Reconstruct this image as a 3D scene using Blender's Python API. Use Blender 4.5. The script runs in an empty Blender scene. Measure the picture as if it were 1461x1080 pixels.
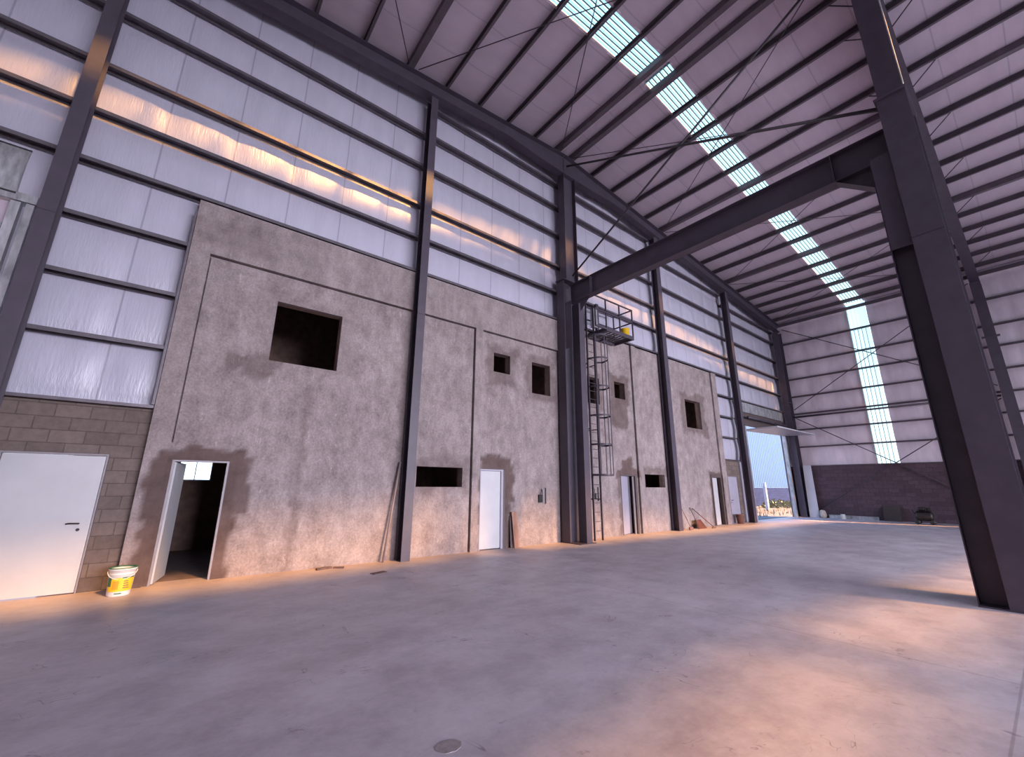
import bpy, math, random
from mathutils import Vector, Matrix, noise

random.seed(7)
scene = bpy.context.scene
COL = scene.collection
PI = math.pi

# ------------------------------------------------------------------ layout
RIDGE_X, RIDGE_Z, SLOPE = 9.6, 13.65, 0.10      # underside of the purlins
WALL_R, WALL_L, FRONT_Y = 29.0, -9.8, -26.6     # far eave wall, near eave wall, end behind the camera
FRAME_Y = -8.83                                 # first inner frame
def zb(x): return RIDGE_Z - SLOPE * abs(x - RIDGE_X)

# ------------------------------------------------------------------ materials
def new_mat(name):
    m = bpy.data.materials.new(name); m.use_nodes = True
    nt = m.node_tree; nt.nodes.clear()
    out = nt.nodes.new('ShaderNodeOutputMaterial')
    return m, nt, out
def N(nt, t, **kw):
    n = nt.nodes.new(t)
    for k, v in kw.items():
        if k in n.inputs.keys(): n.inputs[k].default_value = v
        else: setattr(n, k, v)
    return n
def rgba(c): return (c[0], c[1], c[2], 1.0)
def noise_node(nt, vec, scale, detail=4, rough=.6, stretch=None):
    if stretch:
        mp = N(nt, 'ShaderNodeMapping'); mp.inputs['Scale'].default_value = stretch
        nt.links.new(vec, mp.inputs['Vector']); vec = mp.outputs['Vector']
    n = N(nt, 'ShaderNodeTexNoise'); n.inputs['Scale'].default_value = scale
    n.inputs['Detail'].default_value = detail; n.inputs['Roughness'].default_value = rough
    nt.links.new(vec, n.inputs['Vector'])
    return n.outputs['Fac']
def ramp(nt, fac, stops):
    r = N(nt, 'ShaderNodeValToRGB')
    els = r.color_ramp.elements
    while len(els) < len(stops): els.new(.5)
    for e, (p, c) in zip(els, stops): e.position = p; e.color = rgba(c)
    nt.links.new(fac, r.inputs['Fac']); return r.outputs['Color']
def mix(nt, fac, a, b, mode='MIX'):
    m = N(nt, 'ShaderNodeMix', data_type='RGBA', blend_type=mode)
    for sock, v in ((m.inputs[0], fac), (m.inputs[6], a), (m.inputs[7], b)):
        if isinstance(v, (int, float)): sock.default_value = v
        elif isinstance(v, tuple): sock.default_value = rgba(v)
        else: nt.links.new(v, sock)
    return m.outputs[2]
def math_n(nt, op, a, b=None):
    m = N(nt, 'ShaderNodeMath', operation=op)
    for i, v in enumerate((a, b)):
        if v is None: continue
        if isinstance(v, (int, float)): m.inputs[i].default_value = v
        else: nt.links.new(v, m.inputs[i])
    return m.outputs[0]
def maprange(nt, v, a, b, c=0, d=1):
    m = N(nt, 'ShaderNodeMapRange', interpolation_type='SMOOTHSTEP'); nt.links.new(v, m.inputs[0])
    for i, x in enumerate((a, b, c, d)): m.inputs[1 + i].default_value = x
    return m.outputs[0]
def position(nt): return N(nt, 'ShaderNodeNewGeometry').outputs['Position']
def principled(nt, out, color, rough=.6, metal=0., spec=.5, bump=None, bump_strength=.2, bump_dist=.02):
    p = N(nt, 'ShaderNodeBsdfPrincipled')
    if isinstance(color, tuple): p.inputs['Base Color'].default_value = rgba(color)
    else: nt.links.new(color, p.inputs['Base Color'])
    if isinstance(rough, (int, float)): p.inputs['Roughness'].default_value = rough
    else: nt.links.new(rough, p.inputs['Roughness'])
    p.inputs['Metallic'].default_value = metal
    p.inputs['Specular IOR Level'].default_value = spec
    if bump is not None:
        b = N(nt, 'ShaderNodeBump'); b.inputs['Strength'].default_value = bump_strength; b.inputs['Distance'].default_value = bump_dist
        nt.links.new(bump, b.inputs['Height']); nt.links.new(b.outputs['Normal'], p.inputs['Normal'])
    nt.links.new(p.outputs[0], out.inputs[0]); return p
def simple(name, c, rough=.6, metal=0., var=.12, scale=6., spec=.5, bump=0., vec_stretch=None):
    m, nt, out = new_mat(name)
    f = noise_node(nt, position(nt), scale, 4, .6, vec_stretch)
    col = ramp(nt, f, [(.3, tuple(x * (1 - var) for x in c)), (.7, tuple(min(1, x * (1 + var)) for x in c))])
    principled(nt, out, col, rough, metal, spec, f if bump else None, bump)
    return m

STEEL = simple('painted steel', (.058, .046, .066), .5, 0, .15, 3., .45)
STEEL_DK = simple('painted steel rod', (.045, .036, .046), .55)
GIRT = simple('grey purlin steel', (.115, .10, .12), .42, .35, .22, 5., .5)
PURLIN = simple('roof purlin steel', (.09, .072, .09), .5, .1, .15, 4., .4)
GALV = simple('galvanised steel', (.42, .42, .45), .42, .6, .4, 9., .5, 0, (1, 1, .3))
RUSTY = simple('rusty steel', (.12, .07, .06), .75, .2, .4, 12.)

def mat_film(name, wall=True):
    m, nt, out = new_mat(name)
    pos = position(nt); sep = N(nt, 'ShaderNodeSeparateXYZ'); nt.links.new(pos, sep.inputs[0])
    n1 = noise_node(nt, pos, 3.0, 5, .65, (1.0, 1.0, .22) if wall else (.3, 1, 1))
    n2 = noise_node(nt, pos, 26., 3, .6, (1.0, 1.0, .12) if wall else (.15, 1, 1))
    base = (.455, .442, .54) if wall else (.47, .395, .47)
    col = ramp(nt, n1, [(.25, tuple(x * .86 for x in base)), (.75, base)])
    # joint tape between the rolls
    coord = sep.outputs['X'] if wall else sep.outputs['Y']
    sp = 1.13 if wall else 1.2
    sh = math_n(nt, 'ADD', coord, 1.2 + 50 * sp)
    fr = math_n(nt, 'FRACT', math_n(nt, 'DIVIDE', sh, sp))
    dist = math_n(nt, 'ABSOLUTE', math_n(nt, 'SUBTRACT', math_n(nt, 'FRACT', math_n(nt, 'ADD', fr, .5)), .5))
    seam = maprange(nt, dist, .008, .016, 1, 0)
    col = mix(nt, math_n(nt, 'MULTIPLY', seam, .6 if wall else .45), col, (.2, .19, .24))
    h = math_n(nt, 'ADD', math_n(nt, 'MULTIPLY', n1, .6), math_n(nt, 'MULTIPLY', n2, .4))
    principled(nt, out, col, .33 if wall else .5, 0, .5 if wall else .4, h, .33 if wall else .2, .05)
    return m
FILM_W = mat_film('white insulation film wall', True)
FILM_R = mat_film('white insulation film roof', False)

def mat_plaster():
    m, nt, out = new_mat('raw cement plaster')
    pos = position(nt)
    big = noise_node(nt, pos, .55, 5, .62); mid = noise_node(nt, pos, 2.6, 6, .7); fine = noise_node(nt, pos, 28., 4, .7)
    smear = noise_node(nt, pos, 3.6, 6, .72, (1.1, 1, .55))
    c = ramp(nt, big, [(.35, (.13, .096, .10)), (.5, (.205, .164, .167)), (.66, (.32, .272, .275))])
    c = mix(nt, .5, c, ramp(nt, mid, [(.35, (.118, .088, .092)), (.66, (.34, .288, .288))]))
    c = mix(nt, .3, c, ramp(nt, smear, [(.38, (.10, .073, .077)), (.62, (.40, .345, .348))]))
    c = mix(nt, .2, c, ramp(nt, fine, [(.34, (.11, .08, .08)), (.66, (.5, .45, .45))]))
    tr = noise_node(nt, pos, 11., 5, .75, (1, 1, .28))
    c = mix(nt, maprange(nt, tr, .60, .72, 0, .4), c, (.55, .50, .50)); c = mix(nt, maprange(nt, tr, .40, .30, 0, .35), c, (.12, .09, .09))
    at = N(nt, 'ShaderNodeAttribute'); at.attribute_name = 'damp'
    d = math_n(nt, 'MULTIPLY', at.outputs['Fac'], .97)
    c = mix(nt, d, c, ramp(nt, mid, [(.3, (.068, .044, .041)), (.75, (.125, .086, .08))]))
    h = math_n(nt, 'ADD', math_n(nt, 'MULTIPLY', mid, .5), math_n(nt, 'MULTIPLY', fine, .35))
    principled(nt, out, c, .88, 0, .25, h, .35, .03)
    return m
PLASTER = mat_plaster()

def mat_block(name, base, mortar, bw=.40, bh=.20, swap=False):
    m, nt, out = new_mat(name)
    pos = position(nt); sep = N(nt, 'ShaderNodeSeparateXYZ'); nt.links.new(pos, sep.inputs[0])
    cb = N(nt, 'ShaderNodeCombineXYZ')
    nt.links.new(sep.outputs['Y' if swap else 'X'], cb.inputs[0]); nt.links.new(sep.outputs['Z'], cb.inputs[1])
    br = N(nt, 'ShaderNodeTexBrick'); nt.links.new(cb.outputs[0], br.inputs['Vector'])
    br.inputs['Scale'].default_value = 1; br.inputs['Brick Width'].default_value = bw; br.inputs['Row Height'].default_value = bh
    br.inputs['Mortar Size'].default_value = .008; br.inputs['Mortar Smooth'].default_value = .3; br.inputs['Bias'].default_value = 0
    br.inputs['Color1'].default_value = rgba(base); br.inputs['Color2'].default_value = rgba(tuple(x * 1.6 for x in base)); br.inputs['Mortar'].default_value = rgba(mortar)
    n = noise_node(nt, pos, 9., 5, .7)
    c = mix(nt, .35, br.outputs['Color'], ramp(nt, n, [(.3, tuple(x * .5 for x in base)), (.7, tuple(x * 1.6 for x in base))]))
    h = math_n(nt, 'ADD', math_n(nt, 'MULTIPLY', br.outputs['Fac'], -1.), math_n(nt, 'MULTIPLY', n, .4))
    principled(nt, out, c, .9, 0, .2, h, .6, .02)
    return m
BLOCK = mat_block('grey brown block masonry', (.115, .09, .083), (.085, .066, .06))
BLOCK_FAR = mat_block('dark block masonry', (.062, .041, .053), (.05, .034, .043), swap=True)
BLOCK_OUT = mat_block('outdoor block base', (.010, .022, .085), (.008, .018, .075))  # blue-black colour stands in for shade on the shed base

def mat_floor():
    m, nt, out = new_mat('power floated concrete')
    pos = position(nt)
    big = noise_node(nt, pos, .22, 5, .6); mid = noise_node(nt, pos, 1.3, 6, .68); fine = noise_node(nt, pos, 16., 5, .7)
    wv = noise_node(nt, pos, 1.5, 6, .72, (.9, 1.1, 1))
    c = ramp(nt, big, [(.36, (.35, .295, .35)), (.64, (.53, .475, .535))])
    c = mix(nt, .45, c, ramp(nt, mid, [(.34, (.31, .26, .305)), (.66, (.59, .525, .585))]))
    c = mix(nt, .27, c, ramp(nt, wv, [(.38, (.22, .18, .205)), (.60, (.66, .60, .645))]))
    c = mix(nt, .12, c, ramp(nt, fine, [(.3, (.16, .13, .14)), (.7, (.5, .46, .47))]))
    # scuffs
    sc = noise_node(nt, pos, 1.6, 8, .78, (1.0, 1.3, 1))
    c = mix(nt, maprange(nt, sc, .60, .67, 0, .55), c, (.12, .095, .10))
    for q, (scl, st_, lo) in enumerate(((1.1, (1.5, .8, 1), .56), (2.3, (.7, 1.6, 1), .57))):
        mp = N(nt, 'ShaderNodeMapping'); mp.inputs['Scale'].default_value = st_; mp.inputs['Location'].default_value = (3.7 + q * 9, 1.3, 0); nt.links.new(pos, mp.inputs['Vector'])
        ln = N(nt, 'ShaderNodeTexNoise'); ln.inputs['Scale'].default_value = scl; ln.inputs['Detail'].default_value = 3; ln.inputs['Distortion'].default_value = 1.2; nt.links.new(mp.outputs[0], ln.inputs['Vector'])
        band = maprange(nt, math_n(nt, 'ABSOLUTE', math_n(nt, 'SUBTRACT', ln.outputs['Fac'], .5)), .0015, .006, 1, 0)
        msk = maprange(nt, noise_node(nt, mp.outputs[0], .9, 5, .7), lo, lo + .07, 0, .55)
        c = mix(nt, math_n(nt, 'MULTIPLY', band, msk), c, (.10, .08, .085))
    # saw cuts
    sep = N(nt, 'ShaderNodeSeparateXYZ'); nt.links.new(pos, sep.inputs[0])
    jx = maprange(nt, math_n(nt, 'ABSOLUTE', math_n(nt, 'SUBTRACT', math_n(nt, 'FRACT', math_n(nt, 'DIVIDE', math_n(nt, 'ADD', sep.outputs['X'], 62.3), 12.4)), .5)), .00035, .0009, 1, 0)
    jy = maprange(nt, math_n(nt, 'ABSOLUTE', math_n(nt, 'SUBTRACT', math_n(nt, 'FRACT', math_n(nt, 'DIVIDE', math_n(nt, 'ADD', sep.outputs['Y'], 57.395), 8.83)), .5)), .0006, .0013, 1, 0)
    c = mix(nt, math_n(nt, 'MULTIPLY', math_n(nt, 'MAXIMUM', jx, jy), .38), c, (.11, .085, .085))
    # earth dust tracked along the foot of the wall
    dust = math_n(nt, 'MULTIPLY', maprange(nt, math_n(nt, 'ADD', sep.outputs['Y'], math_n(nt, 'MULTIPLY', mid, .5)), -.75, .25, 0, 1), .5)
    c = mix(nt, dust, c, (.42, .31, .26))
    r = maprange(nt, mid, .3, .7, .42, .62)
    h = math_n(nt, 'ADD', math_n(nt, 'MULTIPLY', mid, .5), math_n(nt, 'MULTIPLY', fine, .25))
    principled(nt, out, c, r, 0, .4, h, .15, .02)
    return m
FLOOR = mat_floor()

def mat_translucent(name, tint, tr=.42, emit=.0, body=(.75, .9, .9)):
    m, nt, out = new_mat(name)
    t = N(nt, 'ShaderNodeBsdfTransparent'); t.inputs[0].default_value = rgba(tint)
    d = N(nt, 'ShaderNodeBsdfTranslucent'); d.inputs[0].default_value = rgba(body)
    g = N(nt, 'ShaderNodeBsdfDiffuse'); g.inputs[0].default_value = rgba(body)
    s1 = N(nt, 'ShaderNodeMixShader'); s1.inputs[0].default_value = .25
    nt.links.new(d.outputs[0], s1.inputs[1]); nt.links.new(g.outputs[0], s1.inputs[2])
    s = N(nt, 'ShaderNodeMixShader'); s.inputs[0].default_value = tr
    nt.links.new(s1.outputs[0], s.inputs[1]); nt.links.new(t.outputs[0], s.inputs[2])
    last = s
    if emit:
        e = N(nt, 'ShaderNodeEmission'); e.inputs[0].default_value = rgba(body); e.inputs[1].default_value = emit
        a = N(nt, 'ShaderNodeAddShader'); nt.links.new(s.outputs[0], a.inputs[0]); nt.links.new(e.outputs[0], a.inputs[1]); last = a
    nt.links.new(last.outputs[0], out.inputs[0]); return m
SKYPANEL = mat_translucent('fibreglass daylight sheet', (.92, .95, .84), .30, .0, (.135, .30, .30))
GLASS = mat_translucent('dusty window glass', (.9, .97, 1.), .75, 0, (.8, .95, 1.))

DOOR_W = simple('white enamelled door', (.43, .43, .46), .38, 0, .05, 2.)
DOOR_G = simple('pale grey door', (.30, .29, .36), .45, 0, .07, 2.)
FRAME_DK = simple('dark door frame', (.085, .06, .06), .6)
FRAME_GR = simple('grey steel frame', (.20, .18, .195), .5, .2)
DARK = simple('dark metal fitting', (.02, .018, .02), .4, .5)
ROOM = simple('unpainted dark room', (.23, .155, .135), .95, 0, .25, 4., .1)
ROOMFLOOR = simple('dusty room floor', (.19, .13, .115), .9, 0, .2, 6.)
WOOD = simple('weathered board', (.26, .145, .11), .8, 0, .3, 14., .2, .1, (1, 1, .1))
PIPE = simple('grey conduit', (.22, .17, .17), .55)
WHITEPL = simple('white plastic', (.72, .70, .68), .4, 0, .05)
GREEN = simple('green paint', (.03, .12, .06), .5, 0, .2)
YELLOW = simple('yellow plastic', (.75, .47, .02), .45, 0, .08)
ORANGE = simple('orange print', (.80, .28, .03), .45)
BROWNPL = simple('brown plastic', (.18, .085, .07), .55)
RED = simple('dark red metal', (.10, .028, .022), .6, 0, .3)
BLACK = simple('black rubber', (.018, .016, .018), .6)
MACHINE = simple('dark machine paint', (.018, .014, .014), .5, .1, .4, 10.)
STONE = simple('pale stone', (.42, .36, .33), .9, 0, .2, 9., .2, .3)
PANELW = simple('white coated sheet', (.42, .42, .48), .4, 0, .06, 1.5)
SHEETBR = simple('brown hardboard', (.036, .025, .027), .85)
CLAD_OUT = simple('shade-darkened blue cladding', (.030, .092, .235), .5, 0, .05, 1.)  # dark blue base colour stands in for shade under the warm sun
GROUND = simple('sandy ground', (.135, .145, .16), .95, 0, .35, 2.5, .1, .4)  # sand darkened and cooled in colour to offset the warm sun
POSTW = simple('white concrete post', (.36, .40, .50), .8)
BUSH = simple('dry shrub', (.16, .19, .15), .9, 0, .4, 10.)  # shrub and weed colours kept dark to offset the strong sun
WEED = simple('dry weeds', (.14, .13, .115), .9, 0, .4, 12.)
HOLE = simple('floor stain', (.27, .225, .235), .7, 0, .3, 14.)

# ------------------------------------------------------------------ mesh helpers
class MB:
    def __init__(s): s.v = []; s.f = []
    def quad(s, *pts):
        b = len(s.v); s.v += [tuple(p) for p in pts]; s.f.append(tuple(range(b, b + len(pts)))); return s
    def box(s, x0, x1, y0, y1, z0, z1):
        b = len(s.v)
        s.v += [(x, y, z) for z in (z0, z1) for y in (y0, y1) for x in (x0, x1)]
        s.f += [tuple(b + i for i in q) for q in ((0, 2, 3, 1), (4, 5, 7, 6), (0, 1, 5, 4), (2, 6, 7, 3), (0, 4, 6, 2), (1, 3, 7, 5))]
        return s
    def hexa(s, p):   # eight corners: bottom ring then top ring
        b = len(s.v); s.v += [tuple(q) for q in p]
        s.f += [tuple(b + i for i in q) for q in ((3, 2, 1, 0), (4, 5, 6, 7), (0, 1, 5, 4), (1, 2, 6, 5), (2, 3, 7, 6), (3, 0, 4, 7))]
        return s
    def prism(s, poly, axis, a, b_):
        """polygon extruded along an axis; poly in the other two coordinates in xyz order"""
        n = len(poly); b = len(s.v)
        for t in (a, b_):
            for p in poly:
                q = list(p); q.insert('xyz'.index(axis), t); s.v.append(tuple(q))
        s.f.append(tuple(b + i for i in range(n))[::-1]); s.f.append(tuple(b + n + i for i in range(n)))
        for i in range(n):
            j = (i + 1) % n; s.f.append((b + i, b + j, b + n + j, b + n + i))
        return s
    def sweep(s, p0, p1, prof, up=(0, 0, 1)):
        """closed profile (u, v) swept from p0 to p1; v along up, u along the side"""
        p0, p1 = Vector(p0), Vector(p1); d = (p1 - p0).normalized(); up = Vector(up)
        side = d.cross(up).normalized(); upv = side.cross(d).normalized()
        n = len(prof); b = len(s.v)
        for p in (p0, p1):
            for u, v in prof: s.v.append(tuple(p + side * u + upv * v))
        s.f.append(tuple(b + i for i in range(n))[::-1]); s.f.append(tuple(b + n + i for i in range(n)))
        for i in range(n):
            j = (i + 1) % n; s.f.append((b + i, b + j, b + n + j, b + n + i))
        return s
    def ibeam(s, p0, p1, h, bw, tf=.014, tw=.01, up=(0, 0, 1)):
        H, B, W = h / 2, bw / 2, tw / 2
        return s.sweep(p0, p1, [(-B, -H), (B, -H), (B, -H + tf), (W, -H + tf), (W, H - tf), (B, H - tf), (B, H), (-B, H), (-B, H - tf), (-W, H - tf), (-W, -H + tf), (-B, -H + tf)], up)
    def tube(s, p0, p1, r, n=8, r1=None):
        p0, p1 = Vector(p0), Vector(p1); d = (p1 - p0).normalized()
        a = Vector((0, 0, 1)) if abs(d.z) < .9 else Vector((1, 0, 0))
        u = d.cross(a).normalized(); w = d.cross(u); b = len(s.v); r1 = r if r1 is None else r1
        for p, rr in ((p0, r), (p1, r1)):
            for i in range(n):
                t = 2 * PI * i / n; s.v.append(tuple(p + u * (rr * math.cos(t)) + w * (rr * math.sin(t))))
        s.f.append(tuple(b + i for i in range(n))); s.f.append(tuple(b + n + i for i in range(n))[::-1])
        for i in range(n):
            j = (i + 1) % n; s.f.append((b + i, b + n + i, b + n + j, b + j))
        return s
    def path(s, pts, r, n=8):
        """one continuous bent tube"""
        pts = [Vector(p) for p in pts]; b = len(s.v); m = len(pts)
        prev = None
        for k, p in enumerate(pts):
            d = (pts[min(k + 1, m - 1)] - pts[max(k - 1, 0)]).normalized()
            if prev is None:
                a = Vector((0, 0, 1)) if abs(d.z) < .9 else Vector((1, 0, 0)); u = d.cross(a).normalized()
            else: u = (prev - d * prev.dot(d)).normalized()
            prev = u; w = d.cross(u)
            for i in range(n):
                t = 2 * PI * i / n; s.v.append(tuple(p + u * (r * math.cos(t)) + w * (r * math.sin(t))))
        for k in range(m - 1):
            for i in range(n):
                j = (i + 1) % n; s.f.append((b + k * n + i, b + (k + 1) * n + i, b + (k + 1) * n + j, b + k * n + j))
        s.f.append(tuple(b + i for i in range(n))); s.f.append(tuple(b + (m - 1) * n + i for i in range(n))[::-1])
        return s
    def lathe(s, c, prof, n=24, axis='z', a0=0., a1=2 * PI):
        """profile of (radius, height) turned round the axis through c"""
        b = len(s.v); full = abs(a1 - a0 - 2 * PI) < 1e-6; cols = n if full else n + 1
        for r, h in prof:
            for i in range(cols):
                t = a0 + (a1 - a0) * i / n
                q = (r * math.cos(t), r * math.sin(t), h)
                if axis == 'y': q = (q[0], h, q[1])
                if axis == 'x': q = (h, q[0], q[1])
                s.v.append((c[0] + q[0], c[1] + q[1], c[2] + q[2]))
        for k in range(len(prof) - 1):
            for i in range(n):
                j = (i + 1) % cols if full else i + 1
                s.f.append((b + k * cols + i, b + k * cols + j, b + (k + 1) * cols + j, b + (k + 1) * cols + i))
        return s
    def rot(s, about, axis, ang):
        M = Matrix.Translation(about) @ Matrix.Rotation(ang, 4, axis) @ Matrix.Translation(-Vector(about))
        s.v = [tuple(M @ Vector(p)) for p in s.v]; return s
    def build(s, name, mat, parent=None, origin=None, smooth=False, bevel=0.):
        o0 = Vector(origin if origin is not None else (parent.get('_o') if parent and parent.get('_o') else (0, 0, 0)))
        if parent is not None: o0 = Vector(parent_origin[parent.name])
        me = bpy.data.meshes.new(name)
        me.from_pydata([tuple(Vector(p) - o0) for p in s.v], [], s.f)
        import bmesh
        bm = bmesh.new(); bm.from_mesh(me); bmesh.ops.recalc_face_normals(bm, faces=bm.faces); bm.to_mesh(me); bm.free()
        if smooth:
            for p in me.polygons: p.use_smooth = True
        me.materials.append(mat)
        ob = bpy.data.objects.new(name, me); COL.objects.link(ob)
        if bevel:
            bv = ob.modifiers.new('bevel', 'BEVEL'); bv.width = bevel; bv.segments = 2; bv.limit_method = 'ANGLE'
        if parent is not None: ob.parent = parent; parent_origin[ob.name] = tuple(o0)
        else: ob.location = o0; parent_origin[ob.name] = tuple(o0)
        return ob
parent_origin = {}
def tag(o, label, cat, group=None, kind='thing'):
    o['label'] = label; o['category'] = cat; o['kind'] = kind
    if group: o['group'] = group
    return o
def thing(name, label, cat, loc, group=None, kind='thing'):
    o = bpy.data.objects.new(name, None); COL.objects.link(o); o.location = loc; o.empty_display_size = .2
    parent_origin[o.name] = tuple(loc)
    return tag(o, label, cat, group, kind)
def struct(o, label=None):
    o['kind'] = 'structure'
    if label: o['label'] = label
    return o
def root_struct(name, loc=(0, 0, 0), label=None):
    o = bpy.data.objects.new(name, None); COL.objects.link(o); o.location = loc; parent_origin[o.name] = tuple(loc)
    return struct(o, label)
def sstep(a, b, x):
    t = max(0., min(1., (x - a) / (b - a))); return t * t * (3 - 2 * t)

# ------------------------------------------------------------------ floor and ground
fm = MB().box(WALL_L - .3, WALL_R + .25, FRONT_Y - .3, .34, -.25, 0.0)
struct(fm.build('floor', FLOOR), 'grey power floated concrete floor of the hall')
gm = MB(); nx, ny = 60, 40
for i in range(nx + 1):
    for j in range(ny + 1):
        x = 14 + 90 * i / nx; y = .36 + 40 * (j / ny) ** 1.5
        z = -.06 + .12 * noise.noise(Vector((x * .35, y * .5, 1.3))) * min(1, max(0, (y - .8) * .6)) + .05 * noise.noise(Vector((x * 1.7, y * 1.9, 4)))* min(1, max(0, (y - .8)))
        gm.v.append((x, y, z))
for i in range(nx):
    for j in range(ny):
        a = i * (ny + 1) + j; gm.f.append((a, a + ny + 1, a + ny + 2, a + 1))
gm.box(-40, 150, .36, 100, -.5, -.3)
struct(gm.build('ground', GROUND, smooth=True), 'sandy sunlit ground outside the open gate')

# ------------------------------------------------------------------ gable wall (back)
wb = root_struct('wall_back', (0, 0, 0), 'end wall of the hall, cement plaster below and white insulation above')
PX0, PX1, PZ = -.44, 20.1, 7.0
openings = [  # x0, x1, z0, z1
    (-.05, .78, 0, 2.01), (1.14, 2.46, 4.035, 5.325), (4.53, 5.81, 1.565, 2.045), (6.36, 7.22, 0, 2.04), (6.74, 7.34, 4.79, 5.36),
    (8.20, 8.97, 4.36, 5.35), (8.385, 8.73, 1.10, 1.55), (10.74, 11.37, 4.39, 5.33), (10.76, 11.10, 1.14, 1.58), (12.225, 12.85, 4.755, 5.375),
    (12.27, 13.24, 0, 2.02), (13.74, 15.05, 1.58, 2.055), (17.1, 18.41, 4.115, 5.36), (18.66, 19.60, 0, 2.13)]
frames_ = [(-.44, -.12, 0, 7.0), (6.07, 6.31, 0, 7.0), (13.32, 13.60, 0, 7.0), (19.66, 20.1, 0, 7.0)]
beam_ = [(-.12, 9.35, 5.94, 7.0)]
grooves_ = [(6.035, 6.07, 0, 5.94), (13.28, 13.32, 0, 7.0), (19.615, 19.66, 2.2, 7.0), (-.12, 9.35, 5.905, 5.94), (-.12, -.095, 2.3, 5.94)]
damp_patches = [  # x0,x1,z0,z1, soft, wobble, strength, seed
    (-.30, 1.0, -1, 2.22, .06, .09, 1.0, 1), (.8, 1.14, 1.1, 2.05, .10, .2, .9, 5), (4.42, 6.05, 1.45, 2.32, .3, .3, .45, 2), (6.33, 7.42, -1, 2.36, .08, .16, .95, 3), (7.3, 7.5, 1.3, 2.2, .12, .2, .8, 33),
    (12.05, 13.3, 1.95, 2.28, .12, .24, .95, 4), (12.4, 13.0, 2.2, 2.62, .1, .2, .95, 6), (12.1, 12.3, 0, 2.1, .08, .12, .7, 7), (11.95, 13.05, 3.7, 5.62, .16, .2, .8, 8),
    (6.5, 7.6, 4.35, 5.6, .2, .2, .6, 9), (7.95, 9.2, 4.15, 5.58, .2, .2, .6, 10), (.9, 2.8, 3.85, 5.62, .3, .25, .22, 11), (.45, 1.35, 3.7, 4.08, .12, .22, .6, 12),
    (16.75, 18.85, 3.8, 5.65, .2, .25, .65, 13), (13.6, 15.2, 2.0, 2.36, .15, .2, .55, 14), (18.55, 19.66, -1, 2.28, .06, .08, .9, 15), (3.95, 4.4, -.2, 7.0, .12, .15, .3, 16),
    (-.5, .9, 6.2, 6.75, .3, .4, .35, 17), (10.5, 11.55, 4.2, 5.5, .15, .2, .5, 18), (15.5, 16.0, 0, 5, .2, .2, .25, 19), (1.9, 2.02, -.2, 3.6, .05, .12, .35, 20)]
def damp_at(x, z):
    best = 0.
    for x0, x1, z0, z1, soft, wob, st, sd in damp_patches:
        dx = max(x0 - x, x - x1); dz = max(z0 - z, z - z1)
        if max(dx, dz) > soft + wob + .05: continue
        d = max(dx, dz) if (dx < 0 or dz < 0) else math.hypot(dx, dz)
        d += wob * noise.fractal(Vector((x * 2.2, z * 2.2, sd * 7.7)), .9, 2., 4)
        best = max(best, st * (1 - sstep(-soft * .55, soft * .35, d)))
    return best
def lines(a, b, step, extra):
    xs = [a + (b - a) * i / round((b - a) / step) for i in range(round((b - a) / step) + 1)]
    ex = sorted({e for e in extra if a <= e <= b})
    xs = [x for x in xs if all(abs(x - e) > step * .45 for e in ex)] + ex
    return sorted(set(xs))
ext_x = [v for o in openings + frames_ + beam_ + grooves_ for v in o[:2]] + [PX0, PX1]
ext_z = [v for o in openings + beam_ + grooves_ for v in o[2:]] + [0, PZ]
XS = lines(PX0, PX1, .075, ext_x); ZS = lines(0, PZ, .075, ext_z)
def hit(r, x, z): return r[0] < x < r[1] and r[2] < z < r[3]
def depth_at(x, z):
    if any(hit(r, x, z) for r in frames_): return .0
    if any(hit(r, x, z) for r in beam_): return .0
    if any(hit(r, x, z) for r in grooves_): return .13
    return .06
pm = MB(); dampv = []
cellY = {}
for i in range(len(XS) - 1):
    for j in range(len(ZS) - 1):
        cx, cz = (XS[i] + XS[i + 1]) / 2, (ZS[j] + ZS[j + 1]) / 2
        cellY[i, j] = None if any(hit(o, cx, cz) for o in openings) else depth_at(cx, cz)
vid = {}
def pv(i, j, y):
    k = (i, j, round(y, 3))
    if k not in vid:
        vid[k] = len(pm.v); pm.v.append((XS[i], y, ZS[j])); dampv.append(damp_at(XS[i], ZS[j]))
    return vid[k]
REVEAL = .17
for (i, j), y in cellY.items():
    if y is None: continue
    pm.f.append((pv(i, j, y), pv(i + 1, j, y), pv(i + 1, j + 1, y), pv(i, j + 1, y)))
    for di, dj, e in ((1, 0, ((i + 1, j), (i + 1, j + 1))), (-1, 0, ((i, j + 1), (i, j))), (0, 1, ((i + 1, j + 1), (i, j + 1))), (0, -1, ((i, j), (i + 1, j)))):
        n = cellY.get((i + di, j + dj), REVEAL)
        if n is None: n = REVEAL
        if n > y + 1e-4:
            (a, b), (c, d) = e
            pm.f.append((pv(a, b, y), pv(a, b, n), pv(c, d, n), pv(c, d, y)))
po = pm.build('plaster_face', PLASTER, wb)
at = po.data.attributes.new('damp', 'FLOAT', 'POINT')
at.data.foreach_set('value', dampv)

# block base either side of the plaster
def block_wall(x0, x1, z1, doorx0, doorx1, doorz, y0=.13, y1=.3):
    b = MB()
    b.box(x0, doorx0, y0, y1, 0, z1); b.box(doorx1, x1, y0, y1, 0, z1); b.box(doorx0, doorx1, y0, y1, doorz, z1)
    return b
block_wall(-9.8, PX0 - .005, 2.84, -2.03, -.86, 2.06).build('block_base', BLOCK, wb)
block_wall(PX1 + .005, 21.70, 2.84, 20.42, 21.40, 2.12).build('block_base', BLOCK, wb)

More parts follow.
